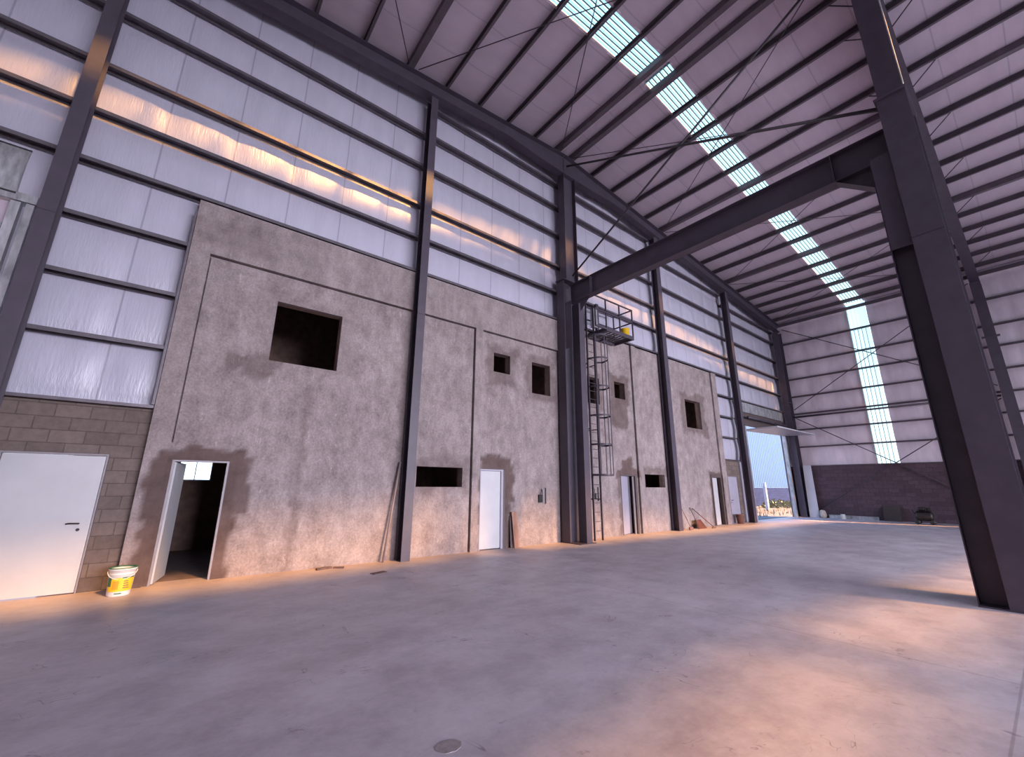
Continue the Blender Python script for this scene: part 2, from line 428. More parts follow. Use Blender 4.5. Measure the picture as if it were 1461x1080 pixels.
# insulation film, pillowed between the girts and pinched at the roll joints
GZ = [2.92, 3.94, 4.95, 6.0, 7.07, 8.08, 9.08, 10.35, 11.5, 12.65, 13.9]
def film(x0, x1, z0, ztop, seams=True):
    fb = MB(); sx, sz = .094, .10
    nx = max(2, round((x1 - x0) / sx))
    cols = []
    for i in range(nx + 1):
        x = x0 + (x1 - x0) * i / nx; zt = ztop(x)
        nz = max(2, round((ztop((x0 + x1) / 2) - z0) / sz)); row = []
        for j in range(nz + 1):
            z = z0 + (zt - z0) * j / nz
            g0 = max([g for g in GZ if g <= z + 1e-6], default=z0); g1 = min([g for g in GZ if g > z + 1e-6], default=zt)
            t = (z - g0 - .05) / max(.1, g1 - g0 - .1); t = max(0, min(1, t))
            s = abs(((x + 1.2) / 1.13 + 50.5) % 1 - .5) * 1.13
            pinch = .25 + .75 * sstep(0, .3, s)
            bl = .048 * (4 * t * (1 - t)) ** .7 * pinch
            wr = .010 * noise.fractal(Vector((x * 3.1, z * .9, 2)), 1, 2, 4) + .006 * noise.noise(Vector((x * 11, z * 1.5, 9)))
            row.append((x, .272 - bl - abs(wr) * min(1, 4 * t * (1 - t) + .15), z))
        cols.append(row)
    nz = len(cols[0])
    for r in cols: fb.v += r
    for i in range(nx):
        for j in range(nz - 1):
            a = i * nz + j; fb.f.append((a, a + nz, a + nz + 1, a + 1))
    return fb
film(-9.8, -2.72, 7.0, lambda x: zb(x) + .2).build('insulation_film', FILM_W, wb, smooth=True)
film(-9.8, -4.4, 2.85, lambda x: 7.0).build('insulation_film', FILM_W, wb, smooth=True)
film(-2.72, -2.40, 6.0, lambda x: zb(x) + .2).build('insulation_film', FILM_W, wb, smooth=True)
film(-2.40, PX0 + .3, 2.85, lambda x: zb(x) + .2).build('insulation_film', FILM_W, wb, smooth=True)
film(PX0 + .3, RIDGE_X, 6.95, lambda x: zb(x) + .2).build('insulation_film', FILM_W, wb, smooth=True)
film(RIDGE_X, PX1 - .05, 6.95, lambda x: zb(x) + .2).build('insulation_film', FILM_W, wb, smooth=True)
film(PX1 - .05, 22.2, 2.85, lambda x: zb(x) + .2).build('insulation_film', FILM_W, wb, smooth=True)
film(22.2, 29.22, 5.98, lambda x: zb(x) + .2).build('insulation_film', FILM_W, wb, smooth=True)
# outer cladding skin that keeps daylight out
sk = MB()
sk.quad((-9.9, .325, 7.02), (RIDGE_X, .325, 7.02), (RIDGE_X, .325, RIDGE_Z + .4), (-9.9, .325, zb(-9.9) + .4))
sk.quad((RIDGE_X, .325, 7.02), (29.3, .325, 7.02), (29.3, .325, zb(29.3) + .4), (RIDGE_X, .325, RIDGE_Z + .4))
sk.quad((-9.9, .325, 2.8), (-4.4, .325, 2.8), (-4.4, .325, 7.02), (-9.9, .325, 7.02))
sk.quad((-4.4, .325, 6.0), (-2.55, .325, 6.0), (-2.55, .325, 7.02), (-4.4, .325, 7.02))
sk.quad((-2.55, .325, 2.8), (.0, .325, 2.8), (.0, .325, 7.02), (-2.55, .325, 7.02))
sk.quad((19.9, .325, 2.8), (22.5, .325, 2.8), (22.5, .325, 7.02), (19.9, .325, 7.02))
sk.quad((22.5, .325, 5.9), (29.3, .325, 5.9), (29.3, .325, 7.02), (22.5, .325, 7.02))
sk.quad((21.7, .325, 0), (22.75, .325, 0), (22.75, .325, 6), (21.7, .325, 6))
sk.quad((28.2, .325, 0), (29.3, .325, 0), (29.3, .325, 6), (28.2, .325, 6))
sk.build('cladding_skin', GALV, wb)
# return plate beside the gate: insulation strip behind the fifth column and the corner
MB().box(21.72, 22.72, .22, .29, 0, 2.85).build('side_panel', FILM_W, wb)
MB().box(28.18, 29.24, .31, .32, 0, 6.0).build('side_panel', FILM_W, wb)

# rooms behind the plaster (annex)
an = root_struct('wall_annex', (0, 0, 0), 'dark unfinished rooms behind the plastered wall')
a = MB()
a.box(-1.2, 20.0, 4.5, 4.65, 2.2, 2.95); a.box(-1.2, 20.0, 4.5, 4.65, 4.1, 7.1)
xe = -1.2
for q0, q1 in ((.6, 3.4), (6.7, 9.2), (10.4, 12.9), (16.8, 19.4)): a.box(xe, q0, 4.5, 4.65, 2.95, 4.1); xe = q1  # unseen openings added so sky light reaches the upper rooms
a.box(xe, 20.0, 4.5, 4.65, 2.95, 4.1); a.box(-1.2, .08, 4.5, 4.65, -.1, 2.2); a.box(.8, 20.0, 4.5, 4.65, -.1, 2.2); a.box(.08, .8, 4.5, 4.65, -.1, 1.68)
for x in (-1.3, 4.05, 6.1, 9.72, 13.42, 16.2, 20.0): a.box(x, x + .12, .32, 4.5, -.1, 7.1)
a.box(-1.2, 20.1, .32, 4.6, 7.05, 7.2)
a.build('room_shell', ROOM, an)
MB().box(-1.2, 20.0, .18, 4.5, 2.62, 2.8).build('upper_slab', ROOM, an)
MB().box(-1.18, 19.98, .345, 4.49, -.08, -.004).build('room_floor', ROOMFLOOR, an)
MB().box(-.13, 20.02, .172, .31, 2.2, 3.9).build('lintel_course', ROOM, an) if False else None
# wall backing between reveals and rooms, ring of solid masonry behind the plaster skin
bk = MB()
def back_cells():
    xs = sorted({PX0, PX1, *[v for o in openings for v in o[:2]]}); zs = sorted({0, PZ, *[v for o in openings for v in o[2:]]})
    for i in range(len(xs) - 1):
        for j in range(len(zs) - 1):
            cx, cz = (xs[i] + xs[i + 1]) / 2, (zs[j] + zs[j + 1]) / 2
            if not any(hit(o, cx, cz) for o in openings): bk.quad((xs[i], .31, zs[j]), (xs[i + 1], .31, zs[j]), (xs[i + 1], .31, zs[j + 1]), (xs[i], .31, zs[j + 1]))
    for o in openings:
        x0, x1, z0, z1 = o
        for p, q in (((x0, z0), (x0, z1)), ((x0, z1), (x1, z1)), ((x1, z1), (x1, z0)), ((x1, z0), (x0, z0))):
            if z0 == 0 and p[1] == 0 and q[1] == 0: continue
            bk.quad((p[0], REVEAL, p[1]), (q[0], REVEAL, q[1]), (q[0], .312, q[1]), (p[0], .312, p[1]))
back_cells()
bk.build('masonry_backing', ROOM, wb)
# niche backs
nb = MB()
for o in (openings[6], openings[8]): nb.box(o[0] - .01, o[1] + .01, .12, .14, o[2] - .01, o[3] + .01)
nb.build('niche_back', PLASTER, wb)

# small lit window at the back of the dark room
w = root_struct('window_4', (.44, 4.5, 1.94), 'small bright window at the back of the dark room')
b = MB(); b.box(.08, .8, 4.52, 4.56, 1.68, 1.71); b.box(.08, .8, 4.52, 4.56, 2.17, 2.2); b.box(.08, .11, 4.52, 4.56, 1.71, 2.17); b.box(.77, .8, 4.52, 4.56, 1.71, 2.17); b.box(.43, .45, 4.52, 4.56, 1.71, 2.17)
b.build('window_frame', DOOR_W, w)
MB().box(.11, .77, 4.535, 4.54, 1.71, 2.17).build('pane', GLASS, w)

# ------------------------------------------------------------------ doors
def handle(parent, x, y, z, s=1):
    h = MB().tube((x, y, z), (x, y - .05, z), .012).path([(x, y - .05, z), (x - .03 * s, y - .058, z + .004), (x - .10 * s, y - .056, z + .006), (x - .135 * s, y - .045, z)], .011)
    o = h.build('door_handle', DARK, parent, smooth=True); o['label'] = 'dark lever handle'
    MB().tube((x + .005, y, z - .09), (x + .005, y - .014, z - .09), .022, 12).build('keyhole', DARK, parent)
d1 = root_struct('door_1', (-1.45, .13, 0), 'big white steel door in the block wall')
d1_leaf = MB().box(-2.00, -.89, .10, .15, .015, 2.02).build('leaf', DOOR_W, d1, bevel=.004)
b = MB(); b.box(-2.03, -2.005, .085, .2, 0, 2.055); b.box(-.885, -.862, .085, .2, 0, 2.055); b.box(-2.005, -.885, .085, .2, 2.025, 2.055)
b.build('door_frame', FRAME_GR, d1)
handle(d1_leaf, -1.02, .10, 1.0)
d2 = root_struct('door_2', (.37, .1, 0), 'open doorway into the dark room, white leaf swung inwards')
b = MB(); b.box(-.048, -.01, .06, .16, 0, 2.005); b.box(.745, .778, .06, .16, 0, 2.005); b.box(-.01, .745, .06, .16, 1.975, 2.005)
b.build('door_frame', FRAME_GR, d2)
lf = MB().box(-.005, .785, .10, .14, .012, 1.965).rot((-.005, .12, 0), 'Z', math.radians(79))
lf.build('leaf', DOOR_W, d2, bevel=.003)
d3 = root_struct('door_3', (6.79, .1, 0), 'white door in the plaster beside the leaning board')
MB().box(6.39, 7.05, .085, .125, .02, 1.985).build('leaf', DOOR_W, d3, bevel=.003)
b = MB(); b.box(6.362, 6.388, .055, .165, 0, 2.035); b.box(7.055, 7.13, .055, .165, 0, 2.035); b.box(6.388, 7.055, .055, .165, 1.99, 2.035)
b.build('door_frame', DOOR_G, d3); MB().box(7.135, 7.215, .06, .165, 0, 2.035).build('side_jamb', FRAME_DK, d3)
d4 = root_struct('door_4', (12.75, .1, 0), 'grey door standing ajar beyond the caged ladder')
b = MB(); b.box(12.275, 12.31, .055, .165, 0, 2.015); b.box(13.12, 13.235, .055, .165, 0, 2.015); b.box(12.31, 13.12, .055, .165, 1.975, 2.015)
b.build('door_frame', FRAME_DK, d4)
MB().box(12.315, 13.11, .10, .14, .015, 1.97).rot((12.315, .12, 0), 'Z', math.radians(14)).build('leaf', DOOR_G, d4, bevel=.003)
MB().box(12.97, 13.06, .075, .10, .0, 1.96).build('door_edge', FRAME_GR, d4)
d5 = root_struct('door_5', (19.1, .1, 0), 'pale door in a dark surround near the far end of the plaster')
b = MB(); b.box(18.665, 18.74, .03, .165, 0, 2.125); b.box(19.52, 19.595, .03, .165, 0, 2.125); b.box(18.74, 19.52, .03, .165, 2.02, 2.125)
b.build('door_frame', FRAME_DK, d5)
MB().box(18.75, 19.28, .075, .115, .015, 2.01).rot((18.75, .10, 0), 'Z', math.radians(3)).build('leaf', DOOR_W, d5, bevel=.003)
d6 = root_struct('door_6', (20.9, .2, 0), 'pale grey door in the short block wall before the gate')
d6_leaf = MB().box(20.45, 21.37, .15, .19, .015, 2.09).build('leaf', DOOR_G, d6, bevel=.003)
b = MB(); b.box(20.425, 20.445, .135, .25, 0, 2.115); b.box(21.375, 21.395, .135, .25, 0, 2.115); b.box(20.445, 21.375, .135, .25, 2.095, 2.115)
b.build('door_frame', FRAME_GR, d6); handle(d6_leaf, 20.56, .15, 1.02, -1)

# gate with tilting panel
d7 = root_struct('door_7', (25.5, 0, 0), 'open vehicle gate at the far end with its white panel tilted up under the head')
MB().hexa([(22.95, .20, 4.46), (28.28, .20, 4.60), (28.28, -1.42, 4.52), (22.95, -1.42, 4.50), (22.95, .20, 4.54), (28.28, .20, 4.68), (28.28, -1.42, 4.56), (22.95, -1.42, 4.56)]).build('tilt_panel', PANELW, d7, bevel=.004)
rl = MB()
for k in range(9):
    rl.box(22.75, 28.2, .06 - .012 * (k % 2), .12, 5.45 + k * .058, 5.45 + (k + 1) * .058)
rl.build('ribbed_head_band', GALV, d7)
b = MB(); b.box(22.72, 28.22, .13, .19, 4.75, 5.98); b.box(22.72, 28.22, .0, .05, 4.72, 4.80); b.build('head_box', FRAME_DK, d7)
MB().box(28.05, 28.17, .02, .2, 0, 4.7).build('guide_post', GALV, d7)
MB().box(22.74, 22.86, .02, .2, 0, 4.7).build('guide_post', GALV, d7)
MB().tube((23.0, -.1, 5.15), (28.0, -.1, 5.15), .07, 10).build('winding_tube', STEEL, d7, smooth=True)

# opening with galvanised frame left of the first column
g = root_struct('window_5', (-3.5, 0, 2.9), 'tall opening in a galvanised frame beyond the first wall column')
MB().box(-4.4, -2.42, -.03, .19, 5.92, 6.06).build('head_channel', GALV, g)
b = MB(); b.box(-2.52, -2.43, -.03, .05, 2.90, 5.9); b.build('jamb_channel', GALV, g)
b = MB(); b.box(-2.69, -2.58, -.02, .10, 2.90, 5.9); b.build('jamb_channel', GALV, g)
MB().box(-4.4, -2.71, .02, .12, 5.42, 5.50).build('cross_rail', GALV, g)
MB().box(-4.38, -2.70, .08, .13, 5.52, 5.90).build('upper_sheet', FILM_R, g)
MB().box(-4.38, -2.70, .22, .26, 2.86, 5.44).build('shutter', FRAME_DK, g)
MB().box(-2.705, -2.425, .12, .215, 2.86, 5.9).build('backing_strip', FILM_W, g)
MB().box(-2.83, -2.66, -.035, -.031, 6.015, 6.045).build('bolt_slot', BLACK, g)

# ------------------------------------------------------------------ far eave wall (right)
wr = root_struct('wall_right', (29, 0, 0), 'far side wall, dark block base with white insulation above')
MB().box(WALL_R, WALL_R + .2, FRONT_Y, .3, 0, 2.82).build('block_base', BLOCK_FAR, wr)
STRIPS = [(-4.63, -3.75), (-14.05, -12.45), (-22.0, -20.85)]
FG = [2.86, 3.95, 4.97, 5.92, 6.98, 8.07, 9.09, 10.38, 11.55]
def far_film(y0, y1):
    fb = MB(); ny = max(2, round(abs(y1 - y0) / .14)); nz = 90; z0, z1 = 2.84, 11.95
    for i in range(ny + 1):
        y = y0 + (y1 - y0) * i / ny
        for j in range(nz + 1):
            z = z0 + (z1 - z0) * j / nz
            g0 = max([q for q in FG if q <= z + 1e-6], default=z0); g1 = min([q for q in FG if q > z + 1e-6], default=z1)
            t = max(0, min(1, (z - g0 - .05) / max(.1, g1 - g0 - .1)))
            s = abs(((y) / 1.2 + 50.5) % 1 - .5) * 1.2
            bl = .06 * (4 * t * (1 - t)) ** .7 * (.3 + .7 * sstep(0, .3, s))
            wr_ = .02 * noise.fractal(Vector((y * 3.1, z * .9, 5)), 1, 2, 4)
            fb.v.append((WALL_R + .24 - bl - abs(wr_) * (4 * t * (1 - t)), y, z))
    n = nz + 1
    for i in range(ny):
        for j in range(nz):
            a = i * n + j; fb.f.append((a, a + n, a + n + 1, a + 1))
    return fb
def mat_film_far():
    m = FILM_W.copy(); m.name = 'white insulation film far wall'
    return m
ycur = .27
FILM_F = simple('white insulation film side wall', (.62, .54, .62), .42, 0, .10, 3., .5, .3, (1, 1, .25))
for s0, s1 in STRIPS:
    far_film(ycur, s1).build('insulation_film', FILM_F, wr, smooth=True); ycur = s0
far_film(ycur, FRONT_Y).build('insulation_film', FILM_F, wr, smooth=True)
sk = MB(); yc = .34
for s0, s1 in STRIPS:
    sk.quad((29.28, yc, 2.8), (29.28, s1, 2.8), (29.28, s1, 12.2), (29.28, yc, 12.2)); yc = s0
sk.quad((29.28, yc, 2.8), (29.28, FRONT_Y, 2.8), (29.28, FRONT_Y, 12.2), (29.28, yc, 12.2))
sk.build('cladding_skin', GALV, wr)

# ------------------------------------------------------------------ daylight strips
def corr_profile(w, n, depth):
    pts = []; p = w / n
    for k in range(n):
        for t, d in ((0, 0), (.30, 0), (.42, 1), (.58, 1), (.70, 0)): pts.append(((k + t) * p, d * depth))
    pts.append((w, 0)); return pts
def corr_sheet(bld, y0, w, a, b, n=7, depth=.03, vertical=False):
    prof = corr_profile(w, n, depth)
    base = len(bld.v)
    for e in (a, b):
        for u, d in prof:
            if vertical: bld.v.append((e[0] + d, y0 + u, e[1]))
            else: bld.v.append((e[0], y0 + u, e[1] + d))
    m = len(prof)
    for i in range(m - 1): bld.f.append((base + i, base + i + 1, base + m + i + 1, base + m + i))
PANELRIB = simple('fibreglass rib', (.16, .32, .34), .5)
for k, (s0, s1) in enumerate(STRIPS):
    wn = root_struct('window_%d' % (k + 1), (RIDGE_X, (s0 + s1) / 2, RIDGE_Z), ['daylight strip of ribbed translucent sheet over the roof and down the far wall, first bay',
        'daylight strip of ribbed translucent sheet in the second bay', 'daylight strip of ribbed translucent sheet in the third bay'][k])
    b = MB()
    for xa, xb in ((RIDGE_X + .05, WALL_R + .1), (RIDGE_X - .05, WALL_L - .1)):
        corr_sheet(b, s0, s1 - s0, (xa, zb(xa) + .26), (xb, zb(xb) + .26), 7)
    b.build('roof_sheet', SKYPANEL, wn)
    r = MB()
    for xa, xb in ((RIDGE_X + .05, WALL_R + .1), (RIDGE_X - .05, WALL_L - .1)):
        for q in range(8):
            y = s0 + (s1 - s0) * (q + .0) / 7
            r.sweep((xa, y, zb(xa) + .25), (xb, y, zb(xb) + .25), [(-.016, -.006), (.016, -.006), (.016, .006), (-.016, .006)])
    r.build('rib', PANELRIB, wn)
    if k == 0:
        b = MB(); corr_sheet(b, s0, s1 - s0, (WALL_R + .14, 2.80), (WALL_R + .14, 11.95), 5, .03, True)
        b.build('wall_sheet', SKYPANEL, wn)
        r = MB()
        for q in range(1, 5):
            y = s0 + (s1 - s0) * q / 5
            r.box(WALL_R + .12, WALL_R + .135, y - .012, y + .012, 2.86, 10.4)
        r.build('wall_rib', PANELRIB, wn)
    t = MB()
    for yy in (s0, s1):
        for xa, xb in ((RIDGE_X + .05, WALL_R + .05), (RIDGE_X - .05, WALL_L)):
            t.sweep((xa, yy, zb(xa) + .215), (xb, yy, zb(xb) + .215), [(-.03, -.02), (.03, -.02), (.03, .03), (-.03, .03)])
    t.build('edge_trim', FILM_F, wn)

# ------------------------------------------------------------------ roof
rf = root_struct('ceiling', (RIDGE_X, -12, RIDGE_Z), 'pitched roof lined with pale insulation film')
PUR_R = [9.98, 11.15, 12.38, 13.55, 14.7, 15.9, 17.05, 18.3, 19.55, 20.75, 22.1, 23.4, 24.65, 25.85, 27.05, 28.3]
PUR_L = [9.25, 8.15, 6.95, 5.78, 4.6, 3.42, 2.15, .95, -.25, -1.5, -2.75, -4.0, -5.2, -6.4, -7.6, -8.8]
def roof_piece(y0, y1, xs):
    fb = MB(); cols = []
    for a_, b_ in zip(xs[:-1], xs[1:]):
        for q in range(6): cols.append((a_ + (b_ - a_) * q / 6, q / 6))
    cols.append((xs[-1], 0))
    ny = max(1, round(abs(y1 - y0) / .3))
    for x, t in cols:
        for j in range(ny + 1):
            y = y0 + (y1 - y0) * j / ny
            sag = .05 * 4 * t * (1 - t) + .012 * abs(noise.noise(Vector((x * 1.3, y * 2.3, 3)))) * (4 * t * (1 - t))
            fb.v.append((x, y, zb(x) + .235 - sag))
    n = ny + 1
    for i in range(len(cols) - 1):
        for j in range(ny):
            a = i * n + j; fb.f.append((a, a + n, a + n + 1, a + 1))
    return fb
xsR = [RIDGE_X] + PUR_R + [WALL_R + .2]; xsL = [RIDGE_X] + PUR_L + [WALL_L - .2]
yc = .28
for s0, s1 in STRIPS + [(FRONT_Y, FRONT_Y)]:
    e = s1
    for xs in (xsR, xsL):
        roof_piece(yc, e, xs).build('insulation_film', FILM_R, rf, smooth=True)
    yc = s0
sk = MB(); yc = .4
for s0, s1 in STRIPS + [(FRONT_Y, FRONT_Y)]:
    for xe in (WALL_R + .35, WALL_L - .35):
        sk.quad((RIDGE_X, yc, RIDGE_Z + .30), (RIDGE_X, s1, RIDGE_Z + .30), (xe, s1, zb(xe) + .30), (xe, yc, zb(xe) + .30))
    yc = s0
sk.build('roof_sheeting', GALV, rf)
rc = MB()
yc = .3
for s0, s1 in STRIPS + [(FRONT_Y, FRONT_Y)]:
    for sg in (1, -1): rc.quad((RIDGE_X, yc, RIDGE_Z + .25), (RIDGE_X, s1, RIDGE_Z + .25), (RIDGE_X + sg * .32, s1, RIDGE_Z + .215), (RIDGE_X + sg * .32, yc, RIDGE_Z + .215))
    if s0 != s1:
        for sg in (1, -1): rc.quad((RIDGE_X, s1, RIDGE_Z + .29), (RIDGE_X, s0, RIDGE_Z + .29), (RIDGE_X + sg * .12, s0, RIDGE_Z + .285), (RIDGE_X + sg * .12, s1, RIDGE_Z + .285))
    yc = s0
rc.build('ridge_capping', FILM_R, rf)

# other sides of the hall
wl = root_struct('wall_left', (WALL_L, -13, 0), 'near side wall of the hall')
MB().box(WALL_L - .25, WALL_L, FRONT_Y, .3, 0, zb(WALL_L) + .35).build('insulation_film', FILM_F, wl)
wf = root_struct('wall_front', (10, FRONT_Y, 0), 'end wall behind the viewer with an added opening for the fill lamp')
b = MB()
GX0, GX1, GZ1 = 1., 22., 7.0  # made-up opening, sized to suit the fill lamp
b.box(WALL_L, GX0, FRONT_Y - .2, FRONT_Y, 0, 11.9); b.box(GX1, WALL_R, FRONT_Y - .2, FRONT_Y, 0, 11.7)
b.prism([(GX0, GZ1), (GX1, GZ1), (GX1, zb(GX1) + .2), (RIDGE_X, RIDGE_Z + .2), (GX0, zb(GX0) + .2)], 'y', FRONT_Y - .2, FRONT_Y)
b.prism([(WALL_L, 11.9), (GX0, 11.9), (GX0, zb(GX0) + .2)], 'y', FRONT_Y - .2, FRONT_Y)
b.prism([(WALL_R, 11.7), (GX1, 11.7), (GX1, zb(GX1) + .2)], 'y', FRONT_Y - .2, FRONT_Y)
b.build('insulation_film', FILM_F, wf)
MB().box(WALL_L - 2, WALL_R + 2, FRONT_Y - 13, FRONT_Y - .25, 7.3, 7.5).build('sun_blocker', GALV, wf)  # unseen slab added to keep direct sun out of the opening

# ------------------------------------------------------------------ columns on the gable
def c_bolts(parent, pts, r=.018):
    for p in pts: pass
def wind_column(x0, x1, ztop, label, group):
    xc = (x0 + x1) / 2
    t = thing('steel_column', label, 'column', (xc, -.15, 0), group)
    MB().ibeam((xc, -.152, .014), (xc, -.152, ztop), .285, x1 - x0, .012, .009, up=(0, 1, 0)).build('shaft', STEEL, t)
    MB().box(x0 + .002, x1 - .002, -.29, -.012, 0, .013).build('base_plate', STEEL, t)
    MB().box(x0 + .005, x1 - .005, -.302, -.294, 5.76, 5.775).build('splice_seam', STEEL_DK, t)
    return t
RD = lambda x: .50 + .38 * sstep(3.2, 0, abs(x - RIDGE_X))    # rafter depth, haunched at the ridge column
def rafter_low(x): return zb(x) - .02 - RD(x)
GRP_COL = 'wind columns along the end wall'
wind_column(-2.34, -2.13, rafter_low(-2.2) - .06, 'dark steel wall column left of the big white door', GRP_COL)
wind_column(4.12, 4.33, rafter_low(4.2) - .06, 'dark steel wall column on the plaster with a grey pipe leaning against it', GRP_COL)
wind_column(15.18, 15.46, rafter_low(15.3) - .06, 'dark steel wall column beside the leaning broom, beyond the caged ladder', GRP_COL)
wind_column(21.70, 21.98, rafter_low(21.8) - .06, 'dark steel wall column at the near edge of the open gate', GRP_COL)

# ridge column on the gable (two stage crane column)
t = thing('crane_column', 'stout dark two-stage steel column on the end wall beside the caged ladder', 'column', (9.6, -.4, 0), 'crane columns')
MB().ibeam((9.62, -.19, .02), (9.62, -.19, 8.36), .70, .34, .016, .012, up=(1, 0, 0)).build('lower_shaft', STEEL, t)
b = MB(); b.box(9.63, 9.645, -.66, -.37, .02, 7.50); b.box(9.63, 9.87, -.673, -.66, .02, 7.50); b.build('crane_post', STEEL, t)
b = MB(); b.box(9.29, 9.30, -.665, -.375, 5.9, 7.50); b.build('gusset_plate', STEEL, t)
MB().box(9.28, 9.96, -.74, -.03, 0, .019).build('base_plate', STEEL, t)
MB().box(9.22, 10.10, -.42, -.02, 8.37, 8.40).build('cap_plate', STEEL, t)
MB().ibeam((9.74, -.19, 8.42), (9.74, -.19, rafter_low(9.6) - .01), .60, .30, .014, .010, up=(1, 0, 0)).build('upper_shaft', STEEL, t)
MB().box(9.36, 10.12, -.36, -.03, 8.405, 8.425).build('upper_base_plate', STEEL, t)

# ridge column on the inner frame
t = thing('crane_column', 'massive dark steel column standing free on the open hall floor', 'column', (9.5, FRAME_Y, 0), 'crane columns')
MB().ibeam((9.62, FRAME_Y, .02), (9.62, FRAME_Y, 8.56), .98, .40, .018, .014, up=(1, 0, 0)).build('lower_shaft', STEEL, t)
b = MB(); b.box(9.40, 9.42, -8.62, -8.345, .02, 7.50); b.box(9.24, 9.98, -8.345, -8.330, .02, 7.50); b.build('crane_post', STEEL, t)
b = MB(); b.box(9.20, 9.215, -8.625, -8.35, 5.62, 7.50); b.build('gusset_plate', STEEL, t)
MB().box(9.135, 10.105, -9.02, -8.335, 0, .019).build('base_plate', STEEL, t)
MB().box(9.08, 10.16, -9.05, -8.60, 8.56, 8.585).build('cap_plate', STEEL, t)
MB().ibeam((9.62, FRAME_Y, 8.59), (9.62, FRAME_Y, rafter_low(9.6) - .01), .72, .36, .016, .012, up=(1, 0, 0)).build('upper_shaft', STEEL, t)
MB().box(9.118, 9.128, -9.03, -8.63, 5.70, 5.712).build('splice_seam', STEEL_DK, t)
b = MB(); b.tube((9.20, -9.02, 8.6), (9.20, -9.02, 12.6), .012); b.build('cable_run', GALV, t)

# corner column and far wall column
t = thing('corner_column', 'dark steel corner column at the far end of the gate', 'column', (28.67, -.19, 0))
MB().ibeam((28.66, -.19, .02), (28.66, -.19, zb(28.6) - .62), .58, .34, .014, .010, up=(1, 0, 0)).build('shaft', STEEL, t)
MB().box(28.36, 28.96, -.37, -.01, 0, .02).build('base_plate', STEEL, t)
MB().box(28.34, 28.97, -.375, -.01, 6.55, 6.60).build('stiffener', STEEL, t)
t = thing('eave_column', 'dark steel column with a small bracket on the far side wall', 'column', (28.67, FRAME_Y, 0))
MB().ibeam((28.66, FRAME_Y, .02), (28.66, FRAME_Y, zb(28.6) - .62), .58, .36, .014, .010, up=(1, 0, 0)).build('shaft', STEEL, t)
MB().box(28.30, 28.40, -9.12, -8.55, 8.34, 8.42).build('bracket', STEEL, t)
MB().box(28.36, 28.96, -9.02, -8.64, 0, .02).build('base_plate', STEEL, t)

# ------------------------------------------------------------------ rafters
def rafter(xa, xb, yc, bw, label, n=14):
    t = thing('roof_rafter', label, 'rafter', ((xa + xb) / 2, yc, zb((xa + xb) / 2) - .25), 'roof rafters')
    top = lambda x: zb(x) - .02
    xs = [xa + (xb - xa) * i / n for i in range(n + 1)]
    def strip(lo, hi, y0, y1):
        m = MB()
        for x in xs: m.v += [(x, y0, lo(x)), (x, y1, lo(x)), (x, y1, hi(x)), (x, y0, hi(x))]
        for i in range(n):
            a = 4 * i
            for k in range(4): m.f.append((a + k, a + (k + 1) % 4, a + 4 + (k + 1) % 4, a + 4 + k))
        m.f.append((0, 1, 2, 3)); m.f.append((4 * n + 3, 4 * n + 2, 4 * n + 1, 4 * n)); return m
    strip(lambda x: rafter_low(x) + .014, lambda x: top(x) - .014, yc - .006, yc + .006).build('web', STEEL, t)
    strip(lambda x: rafter_low(x), lambda x: rafter_low(x) + .014, yc - bw / 2, yc + bw / 2).build('bottom_flange', STEEL, t)
    strip(lambda x: top(x) - .014, top, yc - bw / 2, yc + bw / 2).build('top_flange', STEEL, t)
    return t
rafter(RIDGE_X + .01, 28.88, -.19, .30, 'dark steel rafter on the end wall falling from the ridge to the far corner')
rafter(RIDGE_X - .01, WALL_L + .05, -.19, .30, 'dark steel rafter on the end wall falling from the ridge over the white door')
rafter(RIDGE_X + .01, 28.88, FRAME_Y, .34, 'dark steel rafter from the free-standing column to the far side wall')

# ------------------------------------------------------------------ purlins
ORD = ['first', 'second', 'third', 'fourth', 'fifth', 'sixth', 'seventh', 'eighth', 'ninth', 'tenth', 'eleventh', 'twelfth', 'thirteenth', 'fourteenth', 'fifteenth', 'sixteenth']
CPROF = [(-.035, 0), (.035, 0), (.035, .018), (.031, .018), (.031, .004), (-.031, .004), (-.031, .196), (.031, .196), (.031, .182), (.035, .182), (.035, .2), (-.035, .2)]
WPROF = [(-.085, 0), (.085, 0), (.085, .2), (-.085, .2)]
def purlins(xs, side, wide):
    pro = {}
    for k, x in enumerate(xs):
        w_ = k in wide
        lab = 'dark steel roof purlin on the %s slope, %s from the ridge%s' % (side, ORD[k], ', a wide box strut' if w_ else '')
        if w_ not in pro:
            o = MB().sweep((x, .18, zb(x)), (x, FRONT_Y + .1, zb(x)), WPROF if w_ else CPROF).build('roof_purlin', PURLIN, origin=(x, 0, zb(x)))
            pro[w_] = o
        else:
            o = pro[w_].copy(); COL.objects.link(o); o.location = (x, 0, zb(x))
        tag(o, lab, 'purlin', 'roof purlins of the %s slope' % side)
purlins(PUR_R, 'far', {0, 5, 10}); purlins(PUR_L[:12], 'near', {0, 5, 10})
o = MB().sweep((28.93, .1, 11.55), (28.93, FRONT_Y + .1, 11.55), [(-.03, 0), (.03, 0), (.03, .18), (-.03, .18)]).build('eave_strut', PURLIN, origin=(28.93, 0, 11.55))
tag(o, 'dark eave strut where the far slope meets the far side wall', 'strut')

